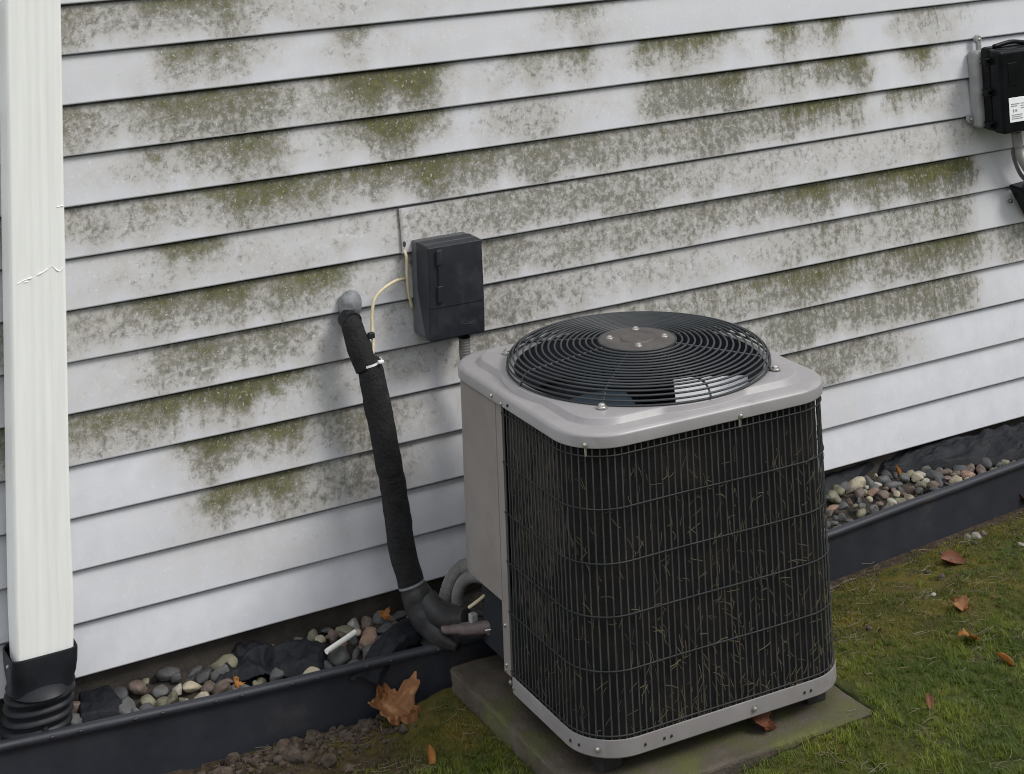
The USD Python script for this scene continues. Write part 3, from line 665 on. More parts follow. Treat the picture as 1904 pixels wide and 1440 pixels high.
# ---------------------------------------------------------------- concrete pad
sx0, sx1, sy0, sy1 = SLAB
n = 60
slab = rbox((sx0, sy0, -0.30), (sx1, sy1, -0.070), 0.008)
slab = trimesh.Trimesh(*trimesh.remesh.subdivide_to_size(slab.vertices, slab.faces, 0.02), process=True)
q = slab.vertices
nn = meshkit.fbm(q * 30, 4, 12) - 0.5
cen = np.array([(sx0 + sx1) / 2, (sy0 + sy1) / 2, -0.18])
side = np.maximum(np.abs(q[:, 0] - cen[0]) / (sx1 - sx0), np.abs(q[:, 1] - cen[1]) / (sy1 - sy0)) * 2
q[:, :2] += (q[:, :2] - cen[:2]) * (0.03 * nn)[:, None] * (side > 0.9)[:, None]
q[:, 2] += 0.004 * nn
slab.vertices = q
slab.apply_transform(trimesh.transformations.rotation_matrix(math.radians(-1.2), [0, 0, 1], cen))
tag(obj("concrete_pad", slab, M["slab"], smooth=35), "mossy concrete pad under the air conditioner", "concrete pad")

# ---------------------------------------------------------------- air conditioner condenser
ACX, ACY, ACR = 1.018, -0.500, -1.9
HW, CR = 0.2915, 0.095
ac = thing("air_conditioner", (ACX, ACY, 0), ACR, label="square grey air conditioner condenser with domed fan grille and wire guarded coil", cat="air conditioner")
ZB, ZC = -0.036, 0.511


def sq(inset, n=128, r=CR):
    """Rounded-square contour by polar angle, inset from the cabinet's outline."""
    h, rr = HW - inset, max(r - inset, 0.02)
    a = (np.arange(n) + 0.0) * 2 * np.pi / n
    pts = []
    for t in a:
        c, s = math.cos(t), math.sin(t)
        k = h / max(abs(c), abs(s)); x, y = k * c, k * s
        ax, ay = abs(x), abs(y); q_ = h - rr
        if ax > q_ and ay > q_:
            # intersect the ray with the corner circle
            dx, dy = abs(c), abs(s)
            b = dx * q_ + dy * q_
            disc = b * b - (2 * q_ * q_ - rr * rr)
            k = b + math.sqrt(max(disc, 0)); x, y = k * c, k * s
        pts.append((x, y))
    return np.array(pts)


import functools


@functools.lru_cache(maxsize=4000)
def perimeter(inset, step):
    """Points along the rounded square from the back-left, going by the left, front, right to the back, with outward normals."""
    o = Polygon([(-HW + CR, -HW + CR), (HW - CR, -HW + CR), (HW - CR, HW - CR), (-HW + CR, HW - CR)]).buffer(CR - inset, quad_segs=24).exterior
    return o


# base pan and cap as stacked contours
def stack(levels, n=192):
    return grid(np.array([np.column_stack([c, np.full(len(c), z)]) for c, z in levels]), wrap=True)


N = 192
base_levels = [(sq(0.03, N), ZB + 0.003), (sq(0.006, N), ZB), (sq(0.0, N), ZB + 0.003), (sq(-0.003, N), ZB + 0.006), (sq(-0.003, N), ZB + 0.034), (sq(-0.0015, N), ZB + 0.036), (sq(0.001, N), ZB + 0.034), (sq(0.002, N), ZB + 0.012), (sq(0.06, N), ZB + 0.012)]


def notched(c):       # the pan is cut back behind the corner post where the pipes enter
    c = c.copy()
    k = (c[:, 1] > PANEL_Y - 0.002) & (c[:, 0] < -HW + 0.082)
    c[k, 0] = -HW + 0.082
    return c


PANEL_Y = 0.030
base_levels = [(notched(c), z) for c, z in base_levels]
obj("base_pan", stack(base_levels), M["rail"], ac, smooth=40)
for fx_, fy_ in ((-1, -1), (-1, 1), (1, -1), (1, 1)):
    obj("foot", rbox((fx_ * (HW - (.062 if fx_ > 0 or fy_ < 0 else .13)) - .022, fy_ * (HW - .062) - .022, -0.0705), (fx_ * (HW - (.062 if fx_ > 0 or fy_ < 0 else .13)) + .022, fy_ * (HW - .062) + .022, ZB + 0.006), 0.004), M["tape"], ac)
obj("pan_floor", moved(rbox((-HW + .09, -HW + .05, ZB + 0.004), (HW - .05, HW - .05, ZB + 0.011), 0.002)), M["inner"], ac)


GC = np.array([0.006, -0.003])          # centre of the fan opening


def circ(r, n=N):
    a = np.arange(n) * 2 * np.pi / n
    return np.column_stack([r * np.cos(a), r * np.sin(a)]) + GC


def blend(c1, c2, t):
    return c1 * (1 - t) + c2 * t


RO = 0.254           # fan opening
cap_levels = [(sq(0.004, N), ZC + 0.004), (sq(-0.003, N), ZC - 0.001), (sq(-0.005, N), ZC + 0.001), (sq(-0.005, N), ZC + 0.0185), (sq(-0.0042, N), ZC + 0.0215), (sq(-0.001, N), ZC + 0.0243), (sq(0.004, N), ZC + 0.0255), (sq(0.012, N), ZC + 0.0258)]


def lim(c, r):        # keeps a contour outside the opening
    d = np.linalg.norm(c, axis=1, keepdims=True)
    return c * np.maximum(1, r / d)


cap_levels += [(lim(sq(0.0300, N, 0.11), RO + 0.0215), ZC + 0.0261), (lim(sq(0.0315, N, 0.11), RO + 0.0200), ZC + 0.0273), (lim(sq(0.0365, N, 0.11), RO + 0.0175), ZC + 0.0360), (lim(sq(0.0380, N, 0.11), RO + 0.0165), ZC + 0.0376), (lim(sq(0.0420, N, 0.11), RO + 0.0135), ZC + 0.0384),
               (circ(RO + 0.005), ZC + 0.0386), (circ(RO + 0.001), ZC + 0.0376), (circ(RO - 0.001), ZC + 0.0352)]
obj("orifice_ring", stack([(circ(RO - 0.0008), ZC + 0.0368), (circ(RO - 0.0015), ZC + 0.0345), (circ(RO - 0.0015), ZC - 0.05)]), M["inner"], ac, smooth=50)
obj("top_cap", stack(cap_levels), M["cap"], ac, smooth=50)

# outline path from the panel edge round the front to the back-left corner
ring = perimeter(0.0, 0.01)
L = ring.length


def along(s, inset):
    """A point at arc length s from the left side's front edge of the panel, counter-clockwise seen from above (left > front > right > back)."""
    o = perimeter(round(float(inset), 4), 0)
    f = o.length / L
    start = o.project(Point(-HW + inset, PANEL_Y))
    sgn = 1 if DIRN > 0 else -1
    p = o.interpolate((start + sgn * s * f) % o.length)
    return np.array([p.x, p.y])


PANEL_Y = 0.030
_o = perimeter(0, 0); _s = _o.project(Point(-HW, PANEL_Y)); _p = _o.interpolate((_s + 0.05) % _o.length)
DIRN = 1 if _p.y < PANEL_Y else -1
SPAN = L - (HW - CR - PANEL_Y) - CR * math.pi / 2 - 0.02          # covered by the coil guard


def path_at(inset, a, b, n):
    return np.array([along(s, inset) for s in np.linspace(a, b, n)])


cpath = path_at(0.013, 0.0, SPAN, 190)
zc = np.linspace(ZB + 0.012, ZC + 0.002, 26)
P = np.array([np.column_stack([cpath, np.full(len(cpath), z)]) for z in zc])
cm = grid(P)
obj("coil", cm, M["coil"], ac, smooth=True)
# dust felted over the coil's upper left
dpath = path_at(0.0118, 0.004, 0.44, 130)
zd = np.linspace(0.10, ZC, 110)
D = []
for z in zd:
    D.append(np.column_stack([dpath, np.full(len(dpath), z)]))
D = np.array(D)
keep = []
dm = grid(D)
cc = dm.vertices[dm.faces].mean(1)
fr = np.linspace(0, 1, 44)
along_ = np.linspace(0, 1, 130)[dm.faces[:, 0] % 130]
dens = meshkit.fbm(cc * [14, 14, 9], 4, 61) + 0.9 * (meshkit.fbm(cc * [190, 190, 60], 2, 63) - 0.5) + 0.30 * smoothstep(0.12, ZC, cc[:, 2]) - 0.62 * smoothstep(0.25, 0.85, along_) - 0.06
dm.update_faces(dens > 0.50)
dm.remove_unreferenced_vertices()
obj("dust_felt", dm, M["coil_dust"], ac, smooth=True, data={"label": "brown dust felt on the coil near the panel"})

# guard: vertical wires and horizontal hoops
nw = int(SPAN / 0.0139)
for i in range(nw + 1):
    s = 0.006 + (SPAN - 0.012) * i / nw
    x, y = along(s, 0.0015)
    heavy = i in (33, 51, 64)
    z0_, z1_ = ZB + 0.020, ZC + 0.004
    j = [(x + rng.normal(0, .0004), y + rng.normal(0, .0004), z) for z in (z0_, 0.16, 0.33, z1_)]
    obj("guard_wire", tube(j, 0.0014, 6, caps=False), M["wire"], ac, smooth=True)
hz = [0.006, 0.118, 0.213, 0.306, 0.402, 0.496]
for z in hz:
    pth = path_at(-0.0008, 0.0, SPAN, 150)
    obj("guard_hoop", tube(np.column_stack([pth, np.full(len(pth), z) + 0.0006 * np.sin(np.linspace(0, 30, len(pth)))]), 0.0014, 6), M["hoop"], ac, smooth=True)
# bolts that hold the guard
for s, zt in ((0.30, 1), (0.625, 1), (0.30, 0), (0.625, 0), (0.90, 1), (0.90, 0)):
    x, y = along(s, -0.006); x2, y2 = along(s + 0.004, -0.006); x3, y3 = along(s - 0.004, -0.006)
    t = np.array([x2 - x3, y2 - y3]); nrm = np.array([-t[1], t[0]]); nrm *= np.sign(nrm @ np.array([x, y])); nrm /= np.linalg.norm(nrm)
    z = ZC + 0.006 if zt else ZB + 0.020
    screw(ac, (x, y, z), (nrm[0], nrm[1], 0), 1.0)
    if zt:
        a, b = along(s, -0.0015)
        obj("guard_clip", rbox((a - 0.002, b - 0.002, ZC - 0.016), (a + 0.002, b + 0.002, ZC + 0.004), 0.001, 8), M["screw"], ac)
for s in (0.24, 0.262, 0.39, 0.43, 0.445, 0.74, 0.755):
    x, y = along(s, -0.0036); z = ZB + 0.019
    d = np.array([x, y]) / np.linalg.norm([x, y])
    hm = trimesh.creation.icosphere(1, 0.0026)
    obj("pan_hole", moved(hm, (x, y, z)), M["hole"], ac, smooth=True)

# service panel on the left side: rounded back corner + flat face + front post
def panel(a0, a1, inset, z0_, z1_, name, m, thick=0.002, n=40):
    o = np.array([along(-s, inset) for s in np.linspace(a0, a1, n)])
    i_ = np.array([along(-s, inset + thick) for s in np.linspace(a0, a1, n)])
    ringp = np.vstack([o, i_[::-1]])
    P = np.array([np.column_stack([ringp, np.full(len(ringp), z)]) for z in (z0_, z0_ + 0.003, z1_)])
    P[0, :, :2] = P[1, :, :2] * 0.9995
    body = grid(P, wrap=True)
    poly = trimesh.creation.extrude_polygon(Polygon(ringp).buffer(0), 0.001, engine="earcut")
    lidb = moved(poly, (0, 0, z0_ - 0.0002))
    return obj(name, cat([body, lidb]), m, ac, smooth=40)


BACKS = (HW - CR - PANEL_Y) + CR * math.pi / 2 + 0.05
panel(0.026, BACKS, -0.001, 0.128, ZC + 0.003, "service_panel", M["cabinet"])
panel(0.0, 0.030, 0.0, ZB + 0.03, ZC + 0.003, "corner_post", M["cabinet"], thick=0.004, n=8)
# pieces behind the panel: recessed dark compartment
obj("valve_compartment", cat([rbox((-HW + 0.085, -0.02, ZB + 0.004), (-HW + 0.09, HW - 0.06, 0.30), 0.001), rbox((-HW + 0.01, PANEL_Y - 0.012, ZB + 0.012), (-HW + 0.09, PANEL_Y - 0.006, 0.30), 0.001)]), M["inner"], ac)
obj("compartment_roof", rbox((-HW + 0.008, PANEL_Y - 0.005, 0.142), (-HW + 0.084, HW - 0.105, 0.146), 0.001), M["inner"], ac)
for z in (0.085, 0.010):
    x, y = along(-0.018, -0.0005); screw(ac, (x, y, z), (-1, 0, 0), 0.85)
x, y = along(-0.020, -0.0005); screw(ac, (x, y, 0.0), (-1, 0, 0), 0.6)
for s, z in ((-0.030, ZC + 0.010), (0.012, ZC + 0.006)):
    x, y = along(s, -0.0065); screw(ac, (x, y, z), (-1, 0, 0), 0.85)
x, y = along(0.040, -0.0055); obj("cap_hole", moved(trimesh.creation.icosphere(1, 0.003), (x, y, ZC + 0.010)), M["hole"], ac, smooth=True)
x, y = along(0.002, -0.0035); screw(ac, (x, y, ZB + 0.022), (-1, -0.1, 0), 0.95)
x, y = along(0.016, -0.0035); screw(ac, (x, y, ZB + 0.018), (-1, -0.1, 0), 0.8, "cabinet")

# fan grille
RG = 0.267
ZG = ZC + 0.0388


def dome_z(r):
    t = np.clip(np.asarray(r) / RG, 0, 1)
    return ZG + 0.002 + 0.042 * (1 - t ** 2.6) ** 0.75


radii = [0.267, 0.2665, 0.2625, 0.2555] + list(np.linspace(0.246, 0.079, 14))
zr = [ZG + 0.002, ZG + 0.0105, ZG + 0.019, ZG + 0.0255] + [float(dome_z(r)) for r in radii[4:]]
zr[4:] = [max(z, zr[3] + 0.004 + 0.0012 * i) for i, z in enumerate(zr[4:])]
for r, z in zip(radii, zr):
    a = np.arange(96) * 2 * np.pi / 96
    obj("grille_ring", tube(np.column_stack([r * np.cos(a), r * np.sin(a), np.full(96, z)]) + [GC[0], GC[1], 0], 0.0021, 6, closed=True), M["grille"], ac, smooth=True)
for k in range(8):
    a = math.radians(45 * k + 0)
    pr = [(r, z - 0.0034) for r, z in zip(radii, zr)][1:]
    pp = [((r) * math.cos(a), (r) * math.sin(a), z) for r, z in pr]
    pp = [((RG + 0.004) * math.cos(a), (RG + 0.004) * math.sin(a), ZG + 0.002)] + pp + [(0.04 * math.cos(a), 0.04 * math.sin(a), zr[-1] - 0.003)]
    pp = [(x_ + GC[0], y_ + GC[1], z_) for x_, y_, z_ in pp]
    obj("grille_spoke", tube(pp, 0.0024, 6), M["grille"], ac, smooth=True)
hubz = zr[-1]
obj("grille_hub", moved(lathe([(0.0, 0.0015), (0.040, 0.0015), (0.043, 0.0035), (0.055, 0.0035), (0.070, 0.003), (0.079, 0.0), (0.080, -0.004)][::-1], 48), (GC[0], GC[1], hubz)), M["hub"], ac, smooth=35)
obj("hub_boss", moved(lathe([(0.0, 0.0045), (0.034, 0.0045), (0.0375, 0.0018), (0.038, 0.0015)][::-1], 8), (GC[0], GC[1], hubz)), M["hub"], ac)
for k in range(4):
    a = math.radians(90 * k + 62)
    screw(ac, (GC[0] + 0.056 * math.cos(a), GC[1] + 0.056 * math.sin(a), hubz + 0.004), (0, 0, 1), 1.55, name="hub_bolt")
for k in range(4):
    a = math.radians(90 * k + 45)
    r = RG + 0.011
    tabm = rbox((-0.012, -0.006, -0.001), (0.012, 0.006, 0.0012), 0.001, 8)
    R = trimesh.transformations.rotation_matrix(a, [0, 0, 1])
    obj("grille_tab", moved(tabm, (GC[0] + r * math.cos(a), GC[1] + r * math.sin(a), ZG + 0.002), R), M["grille"], ac)
    screw(ac, (GC[0] + (r + 0.003) * math.cos(a), GC[1] + (r + 0.003) * math.sin(a), ZG + 0.0032), (0, 0, 1), 2.0, name="tab_screw")
# fan inside
fan = obj("fan_hub", moved(lathe([(0.0, 0.05), (0.05, 0.05), (0.062, 0.04), (0.062, -0.06), (0.0, -0.06)][::-1], 28), (0, 0, 0.40)), M["inner"], ac)
for k in range(3):
    rows = []
    for r in np.linspace(0.055, 0.236, 10):
        a0 = 2 * math.pi * k / 3 + 0.25 * (r / 0.236) - 1.18
        rows.append([(r * math.cos(a0 + u * 1.02), r * math.sin(a0 + u * 1.02), 0.405 + 0.030 * (u - 0.5) * -1 + 0.012 * math.sin(math.pi * u)) for u in np.linspace(0, 1, 12)])
    b = grid(np.array(rows)); b2 = b.copy(); b2.vertices = b2.vertices - [0, 0, 0.0015]; b2.faces = b2.faces[:, ::-1]
    obj("fan_blade", cat([b, b2]), M["fan"], ac, smooth=40)
pl_ = rbox((-0.078, -0.045, -0.001), (0.078, 0.045, 0.001), 0.0008)
Rp = trimesh.transformations.concatenate_matrices(trimesh.transformations.rotation_matrix(math.radians(-27), [0, 0, 1]), trimesh.transformations.rotation_matrix(math.radians(42), [1, 0, 0]))
obj("inner_plate", moved(pl_, (0.176, -0.012, 0.452), Rp), M["aluminium"], ac, data={"label": "bright plate added inside the fan grille to look like the lit inner coil"})  # added plate, tilted to catch light in place of the lit inner coil
obj("inner_lining", stack([(sq(0.028, N), ZC), (sq(0.028, N), ZB + 0.02), (sq(0.28, N), ZB + 0.02)]), M["inner"], ac, smooth=40)

# ---------------------------------------------------------------- insulated line set
ln = thing("refrigerant_line", label="thick black foam insulated pipe from the wall to the air conditioner", cat="insulated pipe")


def W3(px, py, y):
    return at(px, py, 1, y)


def foam(pts, r, name, m="foam", jitter=0.05, seed=1, sides=20, n=9):
    c = spline(pts, n)
    rr = np.interp(np.linspace(0, 1, len(c)), np.linspace(0, 1, len(r)), r)
    t = tube(c, rr, sides)
    cen = np.repeat(c, sides, 0); v = t.vertices[:len(cen)]
    nz = meshkit.fbm(v * 38 + seed, 3, seed) - 0.5 + 0.8 * (meshkit.fbm(v * 14 + seed, 2, seed + 2) - 0.5)
    ex_ = t.vertices.copy(); ex_[:len(cen)] = cen + (v - cen) * (1 + jitter * 3 * nz)[:, None]
    t.vertices = ex_
    return obj(name, t, M[m], ln, smooth=True)


foam([W3(646, 583, -.028), W3(655, 610, -.046), W3(668, 645, -.060), W3(683, 685, -.070)], [.016, .0235, .026, .026], "upper_sleeve", seed=3, jitter=.07)
foam([W3(686, 668, -.070), W3(690, 690, -.074), W3(697, 730, -.080), W3(711, 800, -.086), W3(724, 868, -.090), W3(728, 886, -.091)], [.021, .0272, .0280, .0285, .0285, .0250], "middle_sleeve", seed=7)
foam([W3(726, 876, -.091), W3(731, 900, -.092), W3(739, 960, -.096), W3(750, 1030, -.104), W3(763, 1080, -.112), W3(767, 1096, -.116)], [.0255, .0285, .0285, .0285, .0275, .0240], "lower_sleeve", seed=12)
foam([W3(764, 1082, -.112), W3(772, 1105, -.120), W3(788, 1145, -.140), W3(815, 1180, -.175), W3(852, 1204, -.215)], [.0265, .030, .030, .024, .010], "elbow_wrap", m="tape", jitter=.09, seed=17)
foam([W3(792, 1120, -.135), W3(812, 1142, -.165), W3(838, 1150, -.20), W3(868, 1150, -.24)], [.027, .025, .021, .019], "elbow_sleeve", m="tape", jitter=.09, seed=21)


def band(p, d, r, w, m, name, parent):
    a = np.arange(28) * 2 * np.pi / 28
    prof_ = [(r, -w), (r + 0.0016, -w), (r + 0.0016, w), (r, w)]
    h = lathe(prof_ + [prof_[0]], 28); h.faces = h.faces[:, ::-1]
    return obj(name, moved(h, p, aim(d)), M[m], parent, smooth=40)


d1 = W3(692, 700, -.075) - W3(680, 650, -.068)
band(W3(687, 676, -.071), d1, 0.0262, 0.0022, "white_tie", "cable_tie", ln)
c_ = W3(708, 673, -.099); obj("cable_tie_head", rbox(c_ - [.006, .005, .003], c_ + [.006, .005, .003], 0.0015, 8), M["white_tie"], ln)
band(W3(765, 1087, -.114), W3(772, 1110, -.122) - W3(760, 1070, -.110), 0.0268, 0.0024, "putty", "grey_tie", ln)
pt = trimesh.creation.icosphere(3, 1.0); pt.vertices *= [0.026, 0.022, 0.032]; pt.vertices *= (1 + 0.3 * (meshkit.fbm(pt.vertices * 60 + 2, 3, 5) - 0.5))[:, None]
obj("wall_putty", moved(pt, W3(651, 568, -.010)), M["putty"], ln, smooth=True)
obj("suction_stub", tube(spline([W3(826, 1170, -.20), W3(860, 1170, -.25), W3(895, 1167, -.29), W3(935, 1162, -.32)]), [0.010] * 8 + [0.0125] * 17, 14), M["copper"], ln, smooth=True)
obj("suction_nut", tube([W3(905, 1167, -.297), W3(917, 1165, -.306)], 0.0145, 6), M["screw"], ln)
obj("liquid_line", tube(spline([W3(790, 1090, -.10), W3(812, 1115, -.13), W3(845, 1132, -.18), W3(885, 1140, -.24), W3(935, 1140, -.30)]), 0.0075, 10), M["tape"], ln, smooth=True)
obj("liquid_valve", rbox(W3(880, 1150, -.27) - [.008, .008, .010], W3(880, 1150, -.27) + [.008, .008, .010], 0.003), M["grey_plate"], ln)
k_ = W3(664, 574, -.030)
obj("black_collar", tube([W3(643, 590, -.018), W3(655, 602, -.045)], [0.020, 0.024], 16), M["black_plastic"], ln, smooth=40)

# thin cream thermostat cable
cab = thing("thermostat_cable", label="thin cream cable looping from behind the navy box down to the insulated pipe", cat="cable")
obj("upper_cable", tube(spline([W3(751, 466, -.004), W3(756, 480, -.012), W3(757, 515, -.013), W3(760, 545, -.012), W3(766, 572, -.008)]), 0.0034, 8), M["cream"], cab, smooth=True)
obj("loop_cable", tube(spline([W3(752, 519, -.012), W3(735, 523, -.028), W3(712, 538, -.040), W3(697, 556, -.045), W3(692, 580, -.050), W3(692, 612, -.056), W3(694, 640, -.070), W3(692, 668, -.080)]), 0.0037, 8), M["cream"], cab, smooth=True)
obj("lower_cable", tube(spline([W3(872, 1130, -.255), W3(892, 1115, -.28), W3(916, 1094, -.30)]), 0.0034, 8), M["cream"], cab, smooth=True)
kk = W3(690, 624, -.070); obj("black_tie", rbox(kk - [.007, .006, .006], kk + [.007, .006, .006], 0.002), M["black_plastic"], cab)

# ---------------------------------------------------------------- disconnect box
bx = thing("disconnect_box", label="navy plastic electrical disconnect box on the wall above the air conditioner", cat="electrical box")
X0, X1, ZT, ZBt = 0.756, 0.8895, 0.739, 0.535
Yb, Yf = -0.001, -0.092
cov = hullpts([(X0 + .003, Yb - .030, ZT - .004), (X1 - .003, Yb - .030, ZT - .004), (X0 + .003, Yf + .005, ZT - .006), (X1 - .003, Yf + .005, ZT - .006),
               (X0 + .003, Yb - .030, ZBt + .10), (X1 - .003, Yb - .030, ZBt + .10), (X0 + .003, Yf + .003, ZBt + .072), (X1 - .003, Yf + .003, ZBt + .072)], 0.003)
obj("door", cov, M["navy_box"], bx)
low = hullpts([(X0 + .003, Yb - .030, ZBt + .10), (X1 - .003, Yb - .030, ZBt + .10), (X0 + .002, Yf + .005, ZBt + .0675), (X1 - .002, Yf + .005, ZBt + .0675),
               (X0 + .002, Yf + .007, ZBt + .004), (X1 - .002, Yf + .007, ZBt + .004), (X0 + .003, Yb - .065, ZBt + .003), (X1 - .003, Yb - .065, ZBt + .003)], 0.003)
obj("lower_cover", low, M["navy_box"], bx)
obj("back_housing", rbox((X0 + .001, Yb - .066, ZBt + .002), (X1 - .001, Yb, ZT - .002), 0.004), M["navy_box_base"], bx)
obj("door_hinge", cat([rbox((X0 + .018, Yf - .006, ZT - .042), (X0 + .031, Yf + .004, ZT - .010), 0.002), rbox((X0 + .0215, Yf - .004, ZT - .09), (X0 + .0275, Yf + .003, ZT - .038), 0.002), rbox((X0 + .018, Yf - .006, ZT - .122), (X0 + .031, Yf + .004, ZT - .086), 0.002)]), M["navy_box"], bx)
obj("hasp", cat([rbox((X1 - .001, -.055, ZT - .062), (X1 + .006, -.035, ZT - .050), 0.002), rbox((X1 - .001, -.052, ZT - .080), (X1 + .005, -.038, ZT - .066), 0.002)]), M["black_box"], bx)
th = np.linspace(0, 2 * np.pi, 33)[:-1]
ew = Yf + 0.0038
el = np.column_stack([X0 + .094 + .019 * np.cos(th), np.full(32, ew), ZBt + .036 + .0072 * np.sin(th)])
ar = np.column_stack([X0 + .094 + .0215 * np.cos(np.linspace(3.5, 5.9, 20)), np.full(20, ew), ZBt + .0345 + .009 * np.sin(np.linspace(3.5, 5.9, 20))])
obj("oval_emblem", cat([tube(el, 0.0008, 4, closed=True), tube(ar, 0.0008, 4)] + [tube([(X0 + .082 + .006 * i, ew, ZBt + .032), (X0 + .085 + .006 * i, ew, ZBt + .040)], 0.0009, 4) for i in range(5)]
                          + [tube([(X0 + .096, ew, ZBt + .050), (X0 + .103, ew, ZBt + .055)], 0.0009, 4), tube([(X0 + .103, ew, ZBt + .050), (X0 + .097, ew, ZBt + .055)], 0.0009, 4)]), M["emblem"], bx, smooth=True)
# liquid-tight whip from the box to the unit
wh = thing("electrical_whip", label="grey ribbed flexible conduit from the navy box to the air conditioner", cat="conduit")


def ribbed(pts, r, pitch, sides=12, amp=0.05):
    c = spline(pts, 40)
    seg = np.r_[0, np.cumsum(np.linalg.norm(np.diff(c, axis=0), axis=1))]
    s = np.linspace(0, seg[-1], max(8, int(seg[-1] / (pitch / 4))))
    q_ = np.column_stack([np.interp(s, seg, c[:, i]) for i in range(3)])
    return tube(q_, r * (1 + amp * np.sin(2 * np.pi * s / pitch)), sides)


obj("connector", tube([(0.853, -.058, ZBt + .006), (0.853, -.058, ZBt - .012)], 0.0145, 16), M["black_box"], wh, smooth=40)
obj("flexible_conduit", ribbed([(0.853, -.058, ZBt - .008), (0.857, -.060, 0.46), W3(905, 760, -.075), W3(905, 880, -.08), W3(900, 1000, -.085), W3(912, 1060, -.10)], 0.0125, 0.006), M["grey_conduit"], wh, smooth=True)
obj("outer_loop", ribbed([W3(826, 1140, -.115), W3(829, 1110, -.115), W3(840, 1078, -.12), W3(860, 1056, -.13), W3(890, 1050, -.17), W3(915, 1056, -.22)], 0.0155, 0.006, 14, 0.025), M["grey_conduit"], wh, smooth=True)
obj("inner_loop", ribbed([W3(850, 1125, -.150), W3(851, 1104, -.150), W3(861, 1082, -.16), W3(880, 1072, -.19), W3(908, 1076, -.24)], 0.0125, 0.006, 14, 0.025), M["grey_conduit"], wh, smooth=True)

# ---------------------------------------------------------------- black utility box at the right edge
ub = thing("utility_box", label="glossy black utility box with a white sticker at the right end of the wall", cat="utility box")
bx0, bx1, bz0, bz1 = 2.432, 2.66, 0.778, 1.000
obj("mounting_plate", rbox((bx0 - .002, -.040, bz0 + .004), (bx1 + .01, .004, bz1 - .012), 0.012), M["grey_plate"], ub)
obj("back_shell", rbox((bx0 + .010, -.075, bz0 + .002), (bx1, -.036, bz1), 0.010), M["black_box"], ub)
obj("cover", rbox((bx0 + .004, -.118, bz0), (bx1 + .004, -.074, bz1 - .004), 0.010), M["black_box"], ub)
for z in (bz0 + .012, bz0 + .098, bz0 + .180):
    obj("latch", cat([rbox((bx0 - .012, -.088, z), (bx0 + .022, -.058, z + .005), 0.002), rbox((bx0 - .012, -.088, z + .013), (bx0 + .022, -.058, z + .018), 0.002), rbox((bx0 - .014, -.084, z), (bx0 - .004, -.064, z + .018), 0.002)]), M["black_box"], ub)
obj("raised_window", rbox((bx0 + .030, -.1198, bz0 + .125), (bx0 + .062, -.116, bz0 + .185), 0.0015), M["black_box"], ub)
sl, sr, sb, stp = bx0 + .026, bx0 + .150, bz0 + .030, bz0 + .094
stk = obj("sticker", rbox((sl, -.1192, sb), (sr, -.1178, stp), 0.0006), M["sticker"], ub)
prn = []
for (a, b, c_, d_) in ((.006, .046, .030, .0025), (.006, .041, .022, .0025), (.040, .046, .028, .0022), (.040, .040, .036, .002), (.040, .034, .020, .002), (.012, .026, .004, .008), (.020, .027, .007, .006), (.006, .018, .040, .0022), (.006, .013, .036, .0022), (.006, .008, .040, .0022), (.055, .018, .022, .0022), (.055, .012, .016, .0022)):
    prn.append(rbox((sl + a, -.1198, sb + b), (sl + a + c_, -.1190, sb + b + d_), 0.0003, 6))
obj("fine_print", cat(prn), M["print"], stk)
for cx_, cz_ in ((bx0 + .032, bz1 + .016), (bx0 - .012, bz0 + .030)):
    lug = cat([moved(lathe([(0.0, 0.004), (0.010, 0.004), (0.012, 0.002), (0.012, -0.004)][::-1], 18), (cx_, -.010, cz_), aim((0, -1, 0)))])
    obj("mounting_lug", lug, M["grey_plate"], ub, smooth=40)
    screw(ub, (cx_, -.015, cz_), (0, -1, 0), 1.0)
obj("lug_stem", rbox((bx0 + .025, -.016, bz1 - .02), (bx0 + .039, -.006, bz1 + .016), 0.002), M["grey_plate"], ub)
obj("top_cable", tube(spline([(bx0 + .03, -.07, bz1 + .002), (bx0 + .09, -.075, bz1 + .010), (bx0 + .15, -.07, bz1 + .002), (bx0 + .24, -.06, bz1 - .004)]), 0.006, 8), M["black_box"], ub, smooth=True)
cd = thing("service_conduit", label="grey conduit and cable loop below the black utility box", cat="conduit")
obj("connector", tube([W3(1889, 246, -.06), W3(1893, 272, -.06)], 0.014, 16), M["grey_plate"], cd, smooth=40)
obj("conduit_pipe", tube(spline([W3(1893, 268, -.06), W3(1896, 292, -.058), W3(1912, 320, -.05), W3(1935, 345, -.04)]), 0.010, 14), M["grey_plate"], cd, smooth=True)
obj("cable_loop", tube(spline([W3(1889, 270, -.04), W3(1884, 284, -.035), W3(1890, 308, -.03), W3(1902, 330, -.028), W3(1925, 345, -.025)]), 0.006, 10), M["grey_conduit"], cd, smooth=True)
bb = thing("black_conduit_body", label="black ribbed fitting on the wall at the right edge beneath the cable loop", cat="fitting")
c0 = W3(1906, 368, -.035)
obj("body", hullpts([c0 + [-.028, .02, .03], c0 + [.06, .02, .035], c0 + [.06, -.02, .03], c0 + [-.020, -.016, .024], c0 + [.02, .02, -.05], c0 + [.06, .02, -.05], c0 + [.06, -.02, -.045], c0 + [.024, -.015, -.042]], 0.006), M["black_box"], bb)
obj("lug", moved(trimesh.creation.icosphere(2, 0.006), W3(1879, 374, -.006)), M["black_box"], bb, smooth=True)
screw(bb, W3(1879, 374, -.010), (0, -1, 0), 0.8, "grey_plate")

# ---------------------------------------------------------------- fallen leaves and litter
def gz(px, py):
    """Ground point under a pixel."""
    z = -0.13
    for _ in range(12):
        p = at(px, py, 2, z); z = 0.5 * z + 0.5 * float(ground_h(np.array(p[0]), np.array(p[1])))
    return at(px, py, 2, z)


